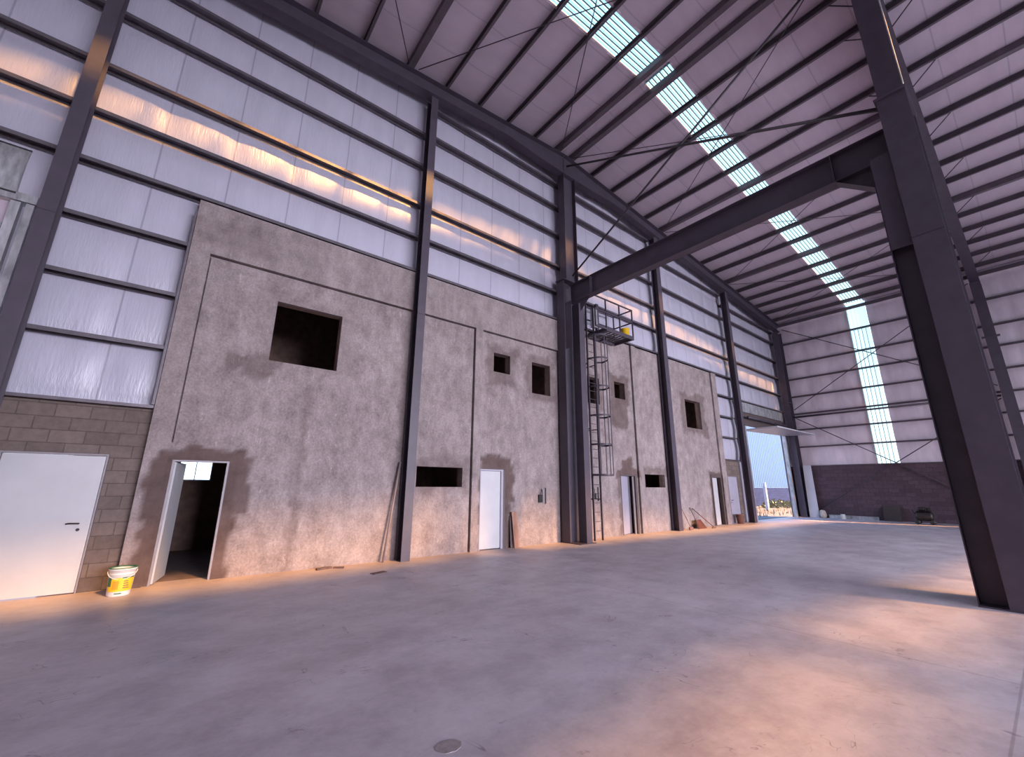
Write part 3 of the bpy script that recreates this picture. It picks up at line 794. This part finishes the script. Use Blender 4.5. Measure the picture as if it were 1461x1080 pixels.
# ------------------------------------------------------------------ girts on the gable
def girt_mb(p0, p1, out):
    """C girt lying on its side: web level, flanges up and down at its inner and outer edge"""
    prof = [(-.1, -.035), (-.094, -.035), (-.094, .029), (.094, .029), (.094, -.035), (.1, -.035), (.1, .035), (-.1, .035)]
    return MB().sweep(p0, p1, prof)
def gable_girt(x0, x1, z, label, group):
    o = girt_mb((x0, .102, z), (x1, .102, z), 1).build('wall_girt', GIRT, origin=((x0 + x1) / 2, .102, z))
    return tag(o, label, 'girt', group)
bays = [(-9.7, -2.24, 'left of the first wall column', (7.07, 8.08, 9.08, 10.35)),
        (-2.23, -.49, 'beside the plaster above the big white door', (3.94, 4.95, 6.0)),
        (-2.23, 4.22, 'between the first wall column and the pipe column', (7.07, 8.08, 9.08, 10.35, 11.42)),
        (4.23, 9.74, 'between pipe column and crane column', (7.07, 8.08, 9.08, 10.35, 11.5, 12.5)),
        (9.75, 15.315, 'between crane column and broom column', (7.07, 8.12, 9.2, 10.35, 11.5, 12.45)),
        (15.325, 21.835, 'between broom column and gate column', (7.07, 8.12, 9.22, 10.38, 11.7)),
        (20.13, 21.835, 'in the narrow strip before the gate', (3.94, 4.95, 6.0)),
        (21.845, 28.9, 'above the open gate', (6.02, 7.07, 8.14, 9.24, 10.45, 11.2))]
for x0, x1, where, zs in bays:
    for k, z in enumerate(zs):
        gable_girt(x0, x1, z, 'grey wall girt %s, %s from below' % (where, ORD[k]), 'wall girts ' + where)
for x0, x1, where in ((-2.23, -.45, 'above the big white door'), (20.13, 21.69, 'above the last pale door'),):
    o = MB().box(x0, x1, .0, .205, 2.85, 2.90).build('sill_channel', GIRT, origin=((x0 + x1) / 2, .1, 2.87))
    tag(o, 'grey steel sill channel on the block wall ' + where, 'channel')
o = MB().box(-.486, -.447, -.01, .195, 2.91, 6.72).build('edge_angle', GIRT, origin=(-.46, .1, 2.9)); tag(o, 'upright grey steel angle at the raw edge of the plaster', 'angle')
# girts on the far wall
prev = None
for k, z in enumerate(FG[1:-1]):
    p = [(-.1, -.035), (.1, -.035), (.1, .035), (-.1, .035)]
    wide = k == 2
    o = girt_mb((28.99 + .1, -.02, z), (28.99 + .1, FRONT_Y + .1, z), 1).build('wall_girt', PURLIN, origin=(29.09, 0, z))
    tag(o, 'dark steel wall girt on the far side wall, %s above the block base' % ORD[k], 'girt', 'wall girts of the far side wall')
o = MB().box(28.975, 29.19, FRONT_Y + .1, -.02, 2.825, 2.87).build('sill_channel', GIRT, origin=(29.1, -4, 2.84)); tag(o, 'steel sill channel along the top of the far block wall', 'channel')
o = MB().tube((28.86, -.40, 5.72), (28.86, -8.62, 5.72), .05, 10).build('wall_strut', GIRT, origin=(28.86, -4.5, 5.72), smooth=True); tag(o, 'round steel strut between the columns of the far wall at mid height', 'strut')

# ------------------------------------------------------------------ crane girder
t = thing('crane_girder', 'long dark steel crane girder spanning from the end wall to the free-standing column', 'girder', (9.6, -4.5, 7.58), None)
MB().ibeam((9.62, -.36, 7.89), (9.62, -8.60, 7.89), .64, .26, .018, .012).build('beam', STEEL, t)
for y in (-1.3, -7.75):
    MB().box(9.49, 9.612, y - .008, y + .008, 7.59, 8.19).build('stiffener', STEEL, t)
b = MB(); b.hexa([(9.50, -7.76, 7.56), (9.74, -7.76, 7.56), (9.74, -8.30, 7.10), (9.50, -8.30, 7.10), (9.50, -7.76, 7.574), (9.74, -7.76, 7.574), (9.74, -8.30, 7.114), (9.50, -8.30, 7.114)])
b.prism([(-7.78, 7.565), (-8.32, 7.565), (-8.32, 7.112)], 'x', 9.614, 9.626)
b.build('haunch', STEEL, t)
b = MB(); b.prism([(-1.20, 7.565), (-.77, 7.565), (-.77, 7.17)], 'x', 9.614, 9.626); b.build('haunch', STEEL, t)

# ------------------------------------------------------------------ bracing rods
def rod(p0, p1, r, label, group, name='brace_rod'):
    mid = [(a + b) / 2 for a, b in zip(p0, p1)]
    o = MB().tube(p0, p1, r, 8).build(name, STEEL_DK, origin=mid, smooth=True)
    return tag(o, label, 'brace', group)
def roofpt(x, y, dz): return (x, y, zb(x) + dz)
RODS = [((9.9, -.42), (15.8, -8.60), 'from the wall crane column outwards, first panel of the far slope'), ((15.8, -.42), (9.9, -8.60), 'from the broom column back, first panel of the far slope'),
        ((16.0, -.42), (22.0, -8.60), 'from the broom column outwards, second panel of the far slope'), ((22.0, -.42), (16.0, -8.60), 'from the gate column back, second panel of the far slope'),
        ((22.2, -.42), (28.2, -8.60), 'from the gate column outwards, third panel of the far slope'), ((28.2, -.42), (22.2, -8.60), 'from the far corner back, third panel of the far slope'),
        ((9.3, -.42), (3.5, -8.60), 'from the crane column out over the near slope'), ((3.6, -.42), (9.3, -8.60), 'from the second wall column back to the ridge over the near slope'),
        ((3.3, -.42), (-2.6, -8.60), 'from the second wall column outwards over the near slope')]
for q, (p, r_, lab) in enumerate(RODS):
    dz = -.035 if q % 2 == 0 else -.075
    rod(roofpt(*p, dz), roofpt(*r_, dz), .013, 'thin roof rod ' + lab, 'roof brace rods')
rod((9.57, -.40, 13.05), (9.57, -8.60, 8.72), .035, 'stout dark brace falling from the roof at the end wall to the free-standing column', 'ridge braces', 'brace_pipe')
rod((9.68, -.40, 8.62), (9.68, -8.60, 13.05), .03, 'stout dark brace rising from the crane girder to the roof', 'ridge braces', 'brace_pipe')
WR = [((28.90, -.42, 11.35), (28.90, -8.6, 6.2), 'falling from the far corner, upper pair'), ((28.84, -.42, 6.15), (28.84, -8.6, 11.3), 'rising from the far corner, upper pair'),
      ((28.90, -.42, 5.66), (28.90, -8.6, .12), 'falling from the far corner, lower pair'), ((28.84, -.42, .12), (28.84, -8.6, 5.6), 'rising from the far corner, lower pair')]
for p, q, lab in WR: rod(p, q, .022, 'dark cross brace rod on the far side wall, ' + lab, 'far wall brace rods')
# flange braces of the inner frame
for k, x in enumerate((11.15, 12.38, 14.7, 17.05, 19.55, 22.1, 24.65, 27.05)):
    for sg, lab in ((1, 'on the gable side'), (-1, 'on the open side')):
        rod((x, FRAME_Y + sg * .18, rafter_low(x) + .03), (x, FRAME_Y + sg * .72, zb(x) - .024), .016, 'short slanting brace %s of the inner rafter, %s from the ridge' % (lab, ORD[k]), 'flange braces of the inner rafter', 'flange_brace')

# ------------------------------------------------------------------ caged ladder and platform
LX0, LX1, LY = 10.33, 10.70, -.36
t = thing('cage_ladder', 'dark steel ladder with a safety cage climbing to the platform beside the crane column', 'ladder', (10.48, LY, 0))
for x in (LX0, LX1): MB().box(x - .016, x + .016, LY - .03, LY + .03, .0, 7.75).build('rail', STEEL, t)
for k in range(24): MB().tube((LX0 + .017, LY, .28 + .275 * k), (LX1 - .017, LY, .28 + .275 * k), .011, 6).build('rung', STEEL, t)
HC = ((LX0 + LX1) / 2, LY - .06); HR = .37
def hoop(z):
    pts = [(LX0, LY - .032, z)]
    for i in range(15):
        a = PI + PI * i / 14
        pts.append((HC[0] + HR * math.cos(a) * .95, HC[1] - .10 + HR * 1.25 * math.sin(a), z))
    pts.append((LX1, LY - .032, z)); return pts
for z in (1.95, 2.88, 3.80, 4.75, 5.70, 6.5):
    m = MB(); pts = hoop(z)
    for a_, b_ in zip(pts[:-1], pts[1:]): m.sweep(a_, b_, [(-.005, -.028), (.005, -.028), (.005, .028), (-.005, .028)])
    m.build('cage_hoop', STEEL, t)
for i in (1, 4, 7.5, 11, 15):
    a = PI + PI * (i - 1) / 14
    x, y = HC[0] + HR * math.cos(a) * .95, HC[1] - .10 + HR * 1.25 * math.sin(a)
    MB().box(x - .018, x + .018, y - .006, y + .006, 1.93, 6.53).build('cage_strap', STEEL, t)
b = MB()
for z in (1.2, 3.4, 5.6):
    for x in (LX0, LX1): b.box(x - .012, x + .012, LY + .032, .045, z, z + .03)
b.build('wall_stay', STEEL, t)

t = thing('service_platform', 'small railed steel platform high on the wall at the head of the caged ladder', 'platform', (11.4, -.4, 6.8))
PXa, PXb, PYa, PYb, PZf = 10.72, 12.25, -.92, -.04, 6.82
b = MB(); b.box(PXa, PXb, PYa, PYa + .05, PZf - .10, PZf + .03); b.box(PXa, PXb, PYb - .05, PYb, PZf - .10, PZf + .03); b.box(PXa, PXa + .05, PYa + .05, PYb - .05, PZf - .10, PZf + .03); b.box(PXb - .05, PXb, PYa + .05, PYb - .05, PZf - .10, PZf + .03)
b.build('floor_frame', STEEL, t)
b = MB()
for k in range(8):
    x = PXa + .06 + k * .18; b.box(x, x + .11, PYa + .05, PYb - .05, PZf - .02, PZf)
b.build('floor_slats', STEEL, t)
for x, y in ((PXa + .02, PYa + .02), ((PXa + PXb) / 2, PYa + .02), (PXb - .02, PYa + .02), (PXb - .02, PYb - .03)):
    MB().box(x - .02, x + .02, y - .02, y + .02, PZf + .03, PZf + 1.05).build('rail_post', STEEL, t)
for z in (PZf + .55, PZf + 1.03):
    MB().box(PXa, PXb, PYa, PYa + .04, z, z + .04).build('guard_rail', STEEL, t)
    MB().box(PXb - .04, PXb, PYa + .04, PYb, z, z + .04).build('guard_rail', STEEL, t)
    MB().box(PXa, PXb, PYb - .04, PYb, z, z + .04).build('guard_rail', STEEL, t)
MB().box(10.16, PXa, PYa, PYa + .04, PZf - .06, PZf + .0).build('guard_rail', STEEL, t)
for z in (PZf + .55, PZf + 1.03): MB().box(10.16, PXa, PYa, PYa + .04, z, z + .04).build('guard_rail', STEEL, t)
MB().box(10.16, 10.20, PYa, PYa + .04, PZf, PZf + .55).build('rail_post', STEEL, t)
t = thing('switch_cabinet', 'grey steel switch cabinet on a post beside the platform, under the crane girder', 'cabinet', (10.95, -.3, 6.9))
MB().box(10.98, 11.10, -.30, -.20, 6.84, 8.0).build('post', STEEL, t)
MB().box(10.76, 10.97, -.34, -.18, 7.05, 7.75).build('box', GALV, t, bevel=.006)
MB().box(10.78, 10.95, -.348, -.341, 7.08, 7.72).build('cabinet_door', GALV, t)
t = thing('yellow_bucket', 'yellow bucket standing on the steel platform', 'bucket', (12.02, -.72, PZf))
MB().lathe((12.02, -.72, PZf + .002), [(.0, 0), (.13, 0), (.155, .30), (.165, .30), (.165, .32), (.145, .32), (.12, .012), (0, .012)], 20).build('body', YELLOW, t, smooth=True)
MB().path([(12.02 + .165 * math.cos(a), -.72 - .03 * math.sin(a), PZf + .30 - .16 * math.sin(a) * .2 + .05 * math.sin(a)) for a in [PI * i / 12 for i in range(13)]], .005, 6).build('handle', WHITEPL, t, smooth=True)

# ------------------------------------------------------------------ props along the wall
bc = Vector((-.36, -.40, 0))
t = thing('paint_bucket', 'white paint bucket with a yellow label standing on the floor by the open doorway', 'bucket', bc)
pail = MB().lathe(bc, [(0, .001), (.128, .001), (.134, .012), (.152, .335), (.158, .338), (.160, .36), (.166, .362), (.166, .38), (.150, .385), (.146, .36), (.125, .02), (0, .02)], 32).build('body', WHITEPL, t, smooth=True)
MB().lathe(bc, [(.151, .300), (.1515, .345), (.158, .350)], 32).build('collar', WHITEPL, t, smooth=True)
MB().lathe(bc, [(0, .330), (.142, .331)], 32).build('rim_liquid', GREEN, t).data.materials[0] = GREEN
MB().lathe(bc, [(.141, .375), (.146, .388), (.169, .388), (.169, .378)], 32).build('rim', GREEN, t, smooth=True)
cam_dir = math.atan2(-9.32 + .40, .36)
def label_patch(name, mat, a0, a1, z0, z1, off, n=16):
    r = lambda z: .1335 + (.152 - .1335) * z / .335 + off
    m = MB(); m.lathe(bc, [(r(z0), z0), (r(z1), z1)], n, 'z', cam_dir + a0, cam_dir + a1); return m.build(name, mat, pail, smooth=True)
label_patch('yellow_label', YELLOW, -1.1, 1.25, .07, .255, .0015)
label_patch('label_corner', GREEN, -1.25, -.78, .14, .26, .003)
label_patch('label_corner', GREEN, .1, 1.2, .245, .262, .003)
label_patch('label_print', ORANGE, -.62, -.12, .10, .215, .003)
for k in range(4): label_patch('label_print', BROWNPL, .25, .78 - .06 * k, .11 + .03 * k, .122 + .03 * k, .003)
label_patch('label_strip', GREEN, -.35, .25, .035, .05, .002)
MB().path([(bc.x + .166 * math.cos(a), bc.y - .02 - .165 * math.sin(a) * .75, .345 - .11 * math.sin(a)) for a in [PI * i / 16 for i in range(17)]], .0045, 6).build('handle', WHITEPL, t, smooth=True)

o = MB().tube((3.80, -.10, .0), (4.07, -.03, 2.12), .022, 10).build('conduit_pipe', PIPE, origin=(3.8, -.1, 0), smooth=True); tag(o, 'long grey pipe leaning on the wall against the second wall column', 'pipe')
o = MB().box(7.40, 7.58, -.02, .0, .0, .92).rot((7.5, -.01, 0), 'X', math.radians(-5)).rot((7.5, 0, 0), 'Y', math.radians(-3)); o.v = [(x, y - .10, z + .006) for x, y, z in o.v]
o = o.build('wooden_board', WOOD, origin=(7.5, -.1, 0), bevel=.003); tag(o, 'brown wooden board leaning on the plaster beside the white door', 'board')
o = MB().box(7.33, 7.42, -.02, .0, .0, .80).rot((7.38, -.01, 0), 'X', math.radians(-4)); o.v = [(x, y - .02, z + .006) for x, y, z in o.v]
o = o.build('wooden_board', FRAME_DK, origin=(7.38, -.05, 0), bevel=.003); tag(o, 'narrow dark board leaning behind the brown one at the white door', 'board')

def junk(name, pts, label, cat, mat=RUSTY):
    m = MB()
    for (x, y, z, a, l, w, h) in pts:
        q = MB().box(x - l / 2, x + l / 2, y - w / 2, y + w / 2, z, z + h).rot((x, y, z), 'Z', a); b0 = len(m.v); m.v += q.v; m.f += [tuple(b0 + i for i in f) for f in q.f]
    c = pts[0]; o = m.build(name, mat, origin=(c[0], c[1], 0), bevel=.004); return tag(o, label, cat)
junk('scrap_timber', [(2.60, -.14, .0, .2, .30, .07, .035)], 'small dark scrap of timber lying at the foot of the plaster wall', 'scrap', RUSTY)
junk('scrap_timber', [(2.86, -.20, .0, -.5, .20, .06, .03)], 'second dark scrap of timber beside the first, closer to the leaning pipe', 'scrap', RUSTY)
junk('floor_plate', [(3.32, -1.12, .0, .3, .30, .13, .012)], 'flat dark plate lying on the floor in front of the leaning pipe', 'plate', RUSTY)
def disc(name, x, y, rx, ry, label, mat, h=.0035):
    m = MB(); n = 22
    ring = [(x + rx * math.cos(2 * PI * i / n) * (1 + .12 * noise.noise(Vector((i * .9, x, 0)))), y + ry * math.sin(2 * PI * i / n) * (1 + .12 * noise.noise(Vector((i * .9, y, 5)))), h) for i in range(n)]
    m.quad(*ring); m.v += [(a, b, 0.0) for a, b, _ in ring]
    for i in range(n): m.f.append((i, (i + 1) % n, n + (i + 1) % n, n + i))
    o = m.build(name, mat, origin=(x, y, 0)); return tag(o, label, 'stain')
disc('cement_stain', 1.64, -6.62, .085, .07, 'small round dark stain low on the bare floor in front of the camera', HOLE)

# niche fittings
t = thing('electric_fitting', 'small electrical fitting set in the wall niche beside the white door', 'fitting', (8.55, .1, 1.2))
MB().box(8.46, 8.60, .06, .118, 1.14, 1.36).build('box', DARK, t, bevel=.006)
MB().path([(8.53, .08, 1.365), (8.53, .06, 1.42), (8.56, .07, 1.47), (8.58, .10, 1.52)], .010, 6).build('cable', DARK, t, smooth=True)
MB().box(8.62, 8.70, .09, .118, 1.14, 1.5).build('cover', FRAME_GR, t)
t = thing('electric_fitting', 'small electrical fitting in the niche behind the caged ladder', 'fitting', (10.93, .1, 1.2))
MB().box(10.84, 10.98, .06, .118, 1.2, 1.40).build('box', DARK, t, bevel=.006)
MB().path([(10.9, .08, 1.405), (10.92, .07, 1.48), (10.9, .10, 1.56)], .010, 6).build('cable', DARK, t, smooth=True)

# broom, shovel, bin
t = thing('broom', 'thin brown broom leaning against the wall beside the third wall column', 'broom', (15.95, -.28, 0))
MB().tube((15.97, -.30, .10), (15.78, .03, 1.08), .014, 8).build('handle', WOOD, t, smooth=True)
b = MB().box(15.86, 16.10, -.34, -.28, .0, .11); b.build('brush_head', BROWNPL, t, bevel=.01)
t = thing('shovel', 'dark red shovel standing on the floor, tipped against the wall by the broom', 'shovel', (17.05, -.15, 0))
MB().tube((16.72, -.22, .12), (16.62, .035, .80), .016, 8).build('handle', RUSTY, t, smooth=True)
MB().hexa([(16.62, -.30, .0), (17.25, -.30, .0), (17.25, -.27, .0), (16.62, -.27, .0), (16.68, -.16, .30), (17.10, -.12, .34), (17.10, -.10, .34), (16.68, -.13, .30)]).build('blade', RED, t, bevel=.01)
t = thing('rake', 'second tool with a dark slanting handle propped beside the red shovel', 'tool', (17.2, -.1, 0))
MB().tube((17.45, -.45, .05), (16.80, .03, .76), .016, 8).build('handle', RED, t, smooth=True)
MB().box(17.32, 17.60, -.48, -.44, 0, .045).build('head', RUSTY, t)
t = thing('waste_bin', 'brown waste bin standing before the last pale door', 'bin', (20.62, -.12, 0))
MB().lathe((20.62, -.12, 0), [(0, .002), (.13, .002), (.165, .38), (.18, .385), (.18, .41), (.16, .41), (.125, .02), (0, .02)], 24).build('body', BROWNPL, t, smooth=True)
MB().lathe((20.62, -.12, 0), [(.166, .30), (.172, .30), (.174, .33), (.168, .33)], 24).build('band', FRAME_DK, t, smooth=True)

# far corner: panel, stone, beam, can, sheet, compressor
o = MB().hexa([(28.55, -.42, 0), (28.57, -.42, 0), (28.68, -.86, 0), (28.66, -.86, 0), (28.72, -.42, 2.86), (28.74, -.42, 2.86), (28.82, -.80, 2.86), (28.80, -.80, 2.86)]).build('white_sheet', PANELW, origin=(28.6, -.6, 0), bevel=.003); tag(o, 'tall white sheet leaning in the far corner beside the gate', 'sheet')
st = MB().lathe((28.7, -1.02, .0), [(0, 0), (.14, 0), (.17, .12), (.15, .30), (.10, .40), (0, .42)], 14); st.v = [(x + .03 * noise.noise(Vector((x * 5, y * 5, z * 5))), y + .03 * noise.noise(Vector((x * 5, y * 5, z * 5 + 9))), z) for x, y, z in st.v]
o = st.build('stone', STONE, origin=(28.7, -1.02, 0), smooth=True); tag(o, 'pale upright stone on the floor beside the tall white sheet', 'stone')
o = MB().ibeam((28.70, -1.30, .09), (28.60, -3.45, .09), .18, .12, .012, .008).build('steel_beam', GALV, origin=(28.65, -2.3, 0)); tag(o, 'pale steel beam lying on the floor along the far block wall', 'beam')
t = thing('paint_can', 'small white can on the floor before the steel beam by the far wall', 'can', (28.4, -2.0, 0))
MB().lathe((28.42, -2.0, 0), [(0, .002), (.10, .002), (.10, .22), (.107, .225), (.107, .24), (.09, .24), (.088, .225), (0, .225)], 20).build('body', WHITEPL, t, smooth=True)
MB().path([(28.42, -2.0 + .1 * math.cos(a), .20 + .10 * math.sin(a)) for a in [PI * i / 10 for i in range(11)]], .005, 6).build('handle', DARK, t, smooth=True)
o = MB().hexa([(28.70, -3.62, 0), (28.72, -3.62, 0), (28.72, -4.30, 0), (28.70, -4.30, 0), (28.96, -3.62, .74), (28.98, -3.62, .74), (28.98, -4.30, .74), (28.96, -4.30, .74)]).build('hardboard_sheet', SHEETBR, origin=(28.7, -3.9, 0)); tag(o, 'dark brown board leaning on the far block wall between beam and compressor', 'board')
cx, cy = 27.6, -5.32
t = thing('air_compressor', 'dark wheeled air compressor standing on the floor before the far block wall', 'compressor', (cx, cy, 0))
MB().lathe((cx, cy - .32, .36), [(0, 0), (.12, .01), (.19, .05), (.21, .10), (.21, .54), (.19, .59), (.12, .63), (0, .64)], 22, 'y').build('tank', MACHINE, t, smooth=True)
MB().box(cx - .16, cx + .16, cy - .26, cy + .27, .575, .590).build('mount_plate', DARK, t)
MB().lathe((cx, cy - .06, .68), [(0, 0), (.075, 0), (.09, .02), (.09, .22), (.075, .24), (0, .24)], 18, 'y').build('motor', MACHINE, t, smooth=True)
MB().box(cx - .09, cx + .09, cy - .24, cy - .08, .592, .74).build('pump_block', DARK, t, bevel=.02)
for dy in (-.25, .25):
    for dx in (-.16, .16): MB().lathe((cx + dx - .03, cy + dy, .10), [(0, 0), (.05, 0), (.098, .01), (.098, .05), (.05, .06), (0, .06)], 16, 'x').build('wheel', BLACK, t, smooth=True)
b = MB()
for dy in (-.25, .25): b.box(cx - .15, cx + .15, cy + dy - .02, cy + dy + .02, .09, .22)
b.build('chassis', MACHINE, t)
MB().path([(cx, cy + .30, .45), (cx, cy + .36, .52), (cx, cy + .37, .62)], .016, 8).build('handle', DARK, t, smooth=True)

# ------------------------------------------------------------------ outside, through the gate
t = thing('neighbour_shed', 'pale blue corrugated shed on a block base outside the open gate', 'building', (46, 8, 0))
cl = MB(); n = 150; xa, xb = 26., 86.
prof = []
for k in range(n):
    for q, d in ((0, 0), (.35, 0), (.5, -.05), (.85, -.05)): prof.append((xa + (xb - xa) * (k + q) / n, 7.9 + d))
for z in (1.605, 11.): cl.v += [(x, y, z) for x, y in prof]
m_ = len(prof)
for i in range(m_ - 1): cl.f.append((i, i + 1, m_ + i + 1, m_ + i))
cl.build('cladding', CLAD_OUT, t)
MB().box(26, 86, 7.84, 8.15, -.3, 1.6).build('block_base', BLOCK_OUT, t)
MB().box(26, 86, 7.92, 8.3, 1.605, 10.98).build('inner_wall', CLAD_OUT, t)
o = MB().hexa([(35.42, 4.32, -.15), (35.64, 4.32, -.15), (35.64, 4.54, -.15), (35.42, 4.54, -.15), (35.44, 4.34, 1.95), (35.62, 4.34, 1.95), (35.62, 4.52, 1.95), (35.44, 4.52, 1.95)]).build('fence_post', POSTW, origin=(35.53, 4.43, 0), bevel=.015); tag(o, 'white concrete post standing in the sand outside the open gate', 'post')
rng = random.Random(3)
bs = MB()
for k in range(420):
    a = rng.uniform(0, 2 * PI); r = rng.uniform(0, 1) ** .5
    x = 40.6 + 2.6 * r * math.cos(a); y = 5.6 + .9 * r * math.sin(a); h = (.48 + .2 * rng.random()) * (1 - .75 * r * r) + .05
    z = rng.uniform(.0, h); s = rng.uniform(.05, .12); th = rng.uniform(0, PI); ph = rng.uniform(-.9, .9)
    u = Vector((math.cos(th), math.sin(th), ph)) * s; v_ = Vector((-math.sin(th) * .6, math.cos(th) * .6, .8)) * s
    c = Vector((x, y, z)); bs.quad(c - u - v_, c + u - v_ * .4, c + u * .4 + v_, c - u + v_ * .5)
o = bs.build('dry_bush', BUSH, origin=(40.6, 5.6, 0)); tag(o, 'low yellow-green bush beside the white post outside the gate', 'bush')
wd = MB()
for k in range(700):
    x = rng.uniform(26, 48); y = rng.uniform(1.5, 7.4); h = rng.uniform(.06, .30); a = rng.uniform(0, PI); l = rng.uniform(-.1, .1)
    dx, dy = .03 * math.cos(a), .03 * math.sin(a)
    if (abs(x - 35.5) < .5 and abs(y - 4.4) < .5) or (abs(x - 40.6) < 2.9 and abs(y - 5.6) < 1.2): continue
    wd.quad((x - dx, y - dy, -.08), (x + dx, y + dy, -.08), (x + l, y + l * .5, h))
o = wd.build('dry_weeds', WEED, origin=(36, 4, 0)); tag(o, 'dry weeds scattered over the sand outside the gate', 'weeds', None, 'stuff')

# ------------------------------------------------------------------ light
world = bpy.data.worlds.new('sky'); scene.world = world; world.use_nodes = True
nt = world.node_tree; nt.nodes.clear()
wo = nt.nodes.new('ShaderNodeOutputWorld'); bg = nt.nodes.new('ShaderNodeBackground')
tc = nt.nodes.new('ShaderNodeTexCoord'); sp = nt.nodes.new('ShaderNodeSeparateXYZ'); nt.links.new(tc.outputs['Generated'], sp.inputs[0])
cr = ramp(nt, sp.outputs['Z'], [(.0, (.80, .86, .98)), (.35, (.48, .66, .98)), (1., (.25, .45, .90))])
nt.links.new(cr, bg.inputs['Color']); bg.inputs['Strength'].default_value = 2.6
nt.links.new(bg.outputs[0], wo.inputs[0])

sun = bpy.data.lights.new('sun', 'SUN'); sun.energy = 20.5; sun.color = (1., .47, .14); sun.angle = math.radians(3.2)
so = bpy.data.objects.new('sun', sun); COL.objects.link(so)
so.rotation_euler = Vector((-.30, 1.0, -1.01)).to_track_quat('-Z', 'Y').to_euler()
# added fill lamp set in the made-up opening behind the viewer
ar = bpy.data.lights.new('added_fill_light', 'AREA'); ar.shape = 'RECTANGLE'; ar.size = GX1 - GX0 - .4; ar.size_y = GZ1 - .4
ar.energy = 2150; ar.spread = math.radians(92); ar.color = (.93, .88, 1.)
ao = bpy.data.objects.new('added_fill_light', ar); COL.objects.link(ao); ao.location = ((GX0 + GX1) / 2, FRONT_Y + .05, GZ1 / 2)
ao.rotation_euler = Vector((0, 1, -.30)).to_track_quat('-Z', 'Z').to_euler()

# ------------------------------------------------------------------ camera
yaw, pitch, roll, F = 0.66889511, 0.25264926, 0.00652841, 593.88
ca, sa, cb, sb, cc, sc_ = math.cos(yaw), math.sin(yaw), math.cos(pitch), math.sin(pitch), math.cos(roll), math.sin(roll)
f = Vector((sa * cb, ca * cb, sb)); r = Vector((ca, -sa, 0)); u = r.cross(f)
r2 = r * cc + u * sc_; u2 = u * cc - r * sc_
cam = bpy.data.cameras.new('camera'); cam.sensor_fit = 'HORIZONTAL'; cam.sensor_width = 36; cam.lens = F / 1461 * 36; cam.clip_end = 400; cam.clip_start = .05
co = bpy.data.objects.new('camera', cam); COL.objects.link(co)
M = Matrix((r2, u2, -f)).transposed().to_4x4(); M.translation = Vector((0, -9.32, 1.6)); co.matrix_world = M
scene.camera = co

vs = scene.view_settings
scene.display_settings.display_device = 'sRGB'
vs.view_transform = 'Standard'; vs.look = 'None'; vs.exposure = 0.84; vs.gamma = 1.0
vs.use_curve_mapping = False
scene.cycles.use_denoising = True
scene.cycles.max_bounces = 8; scene.cycles.diffuse_bounces = 5; scene.cycles.glossy_bounces = 3; scene.cycles.transparent_max_bounces = 12
scene.cycles.sample_clamp_indirect = 6.0
scene.cycles.caustics_reflective = False; scene.cycles.caustics_refractive = False
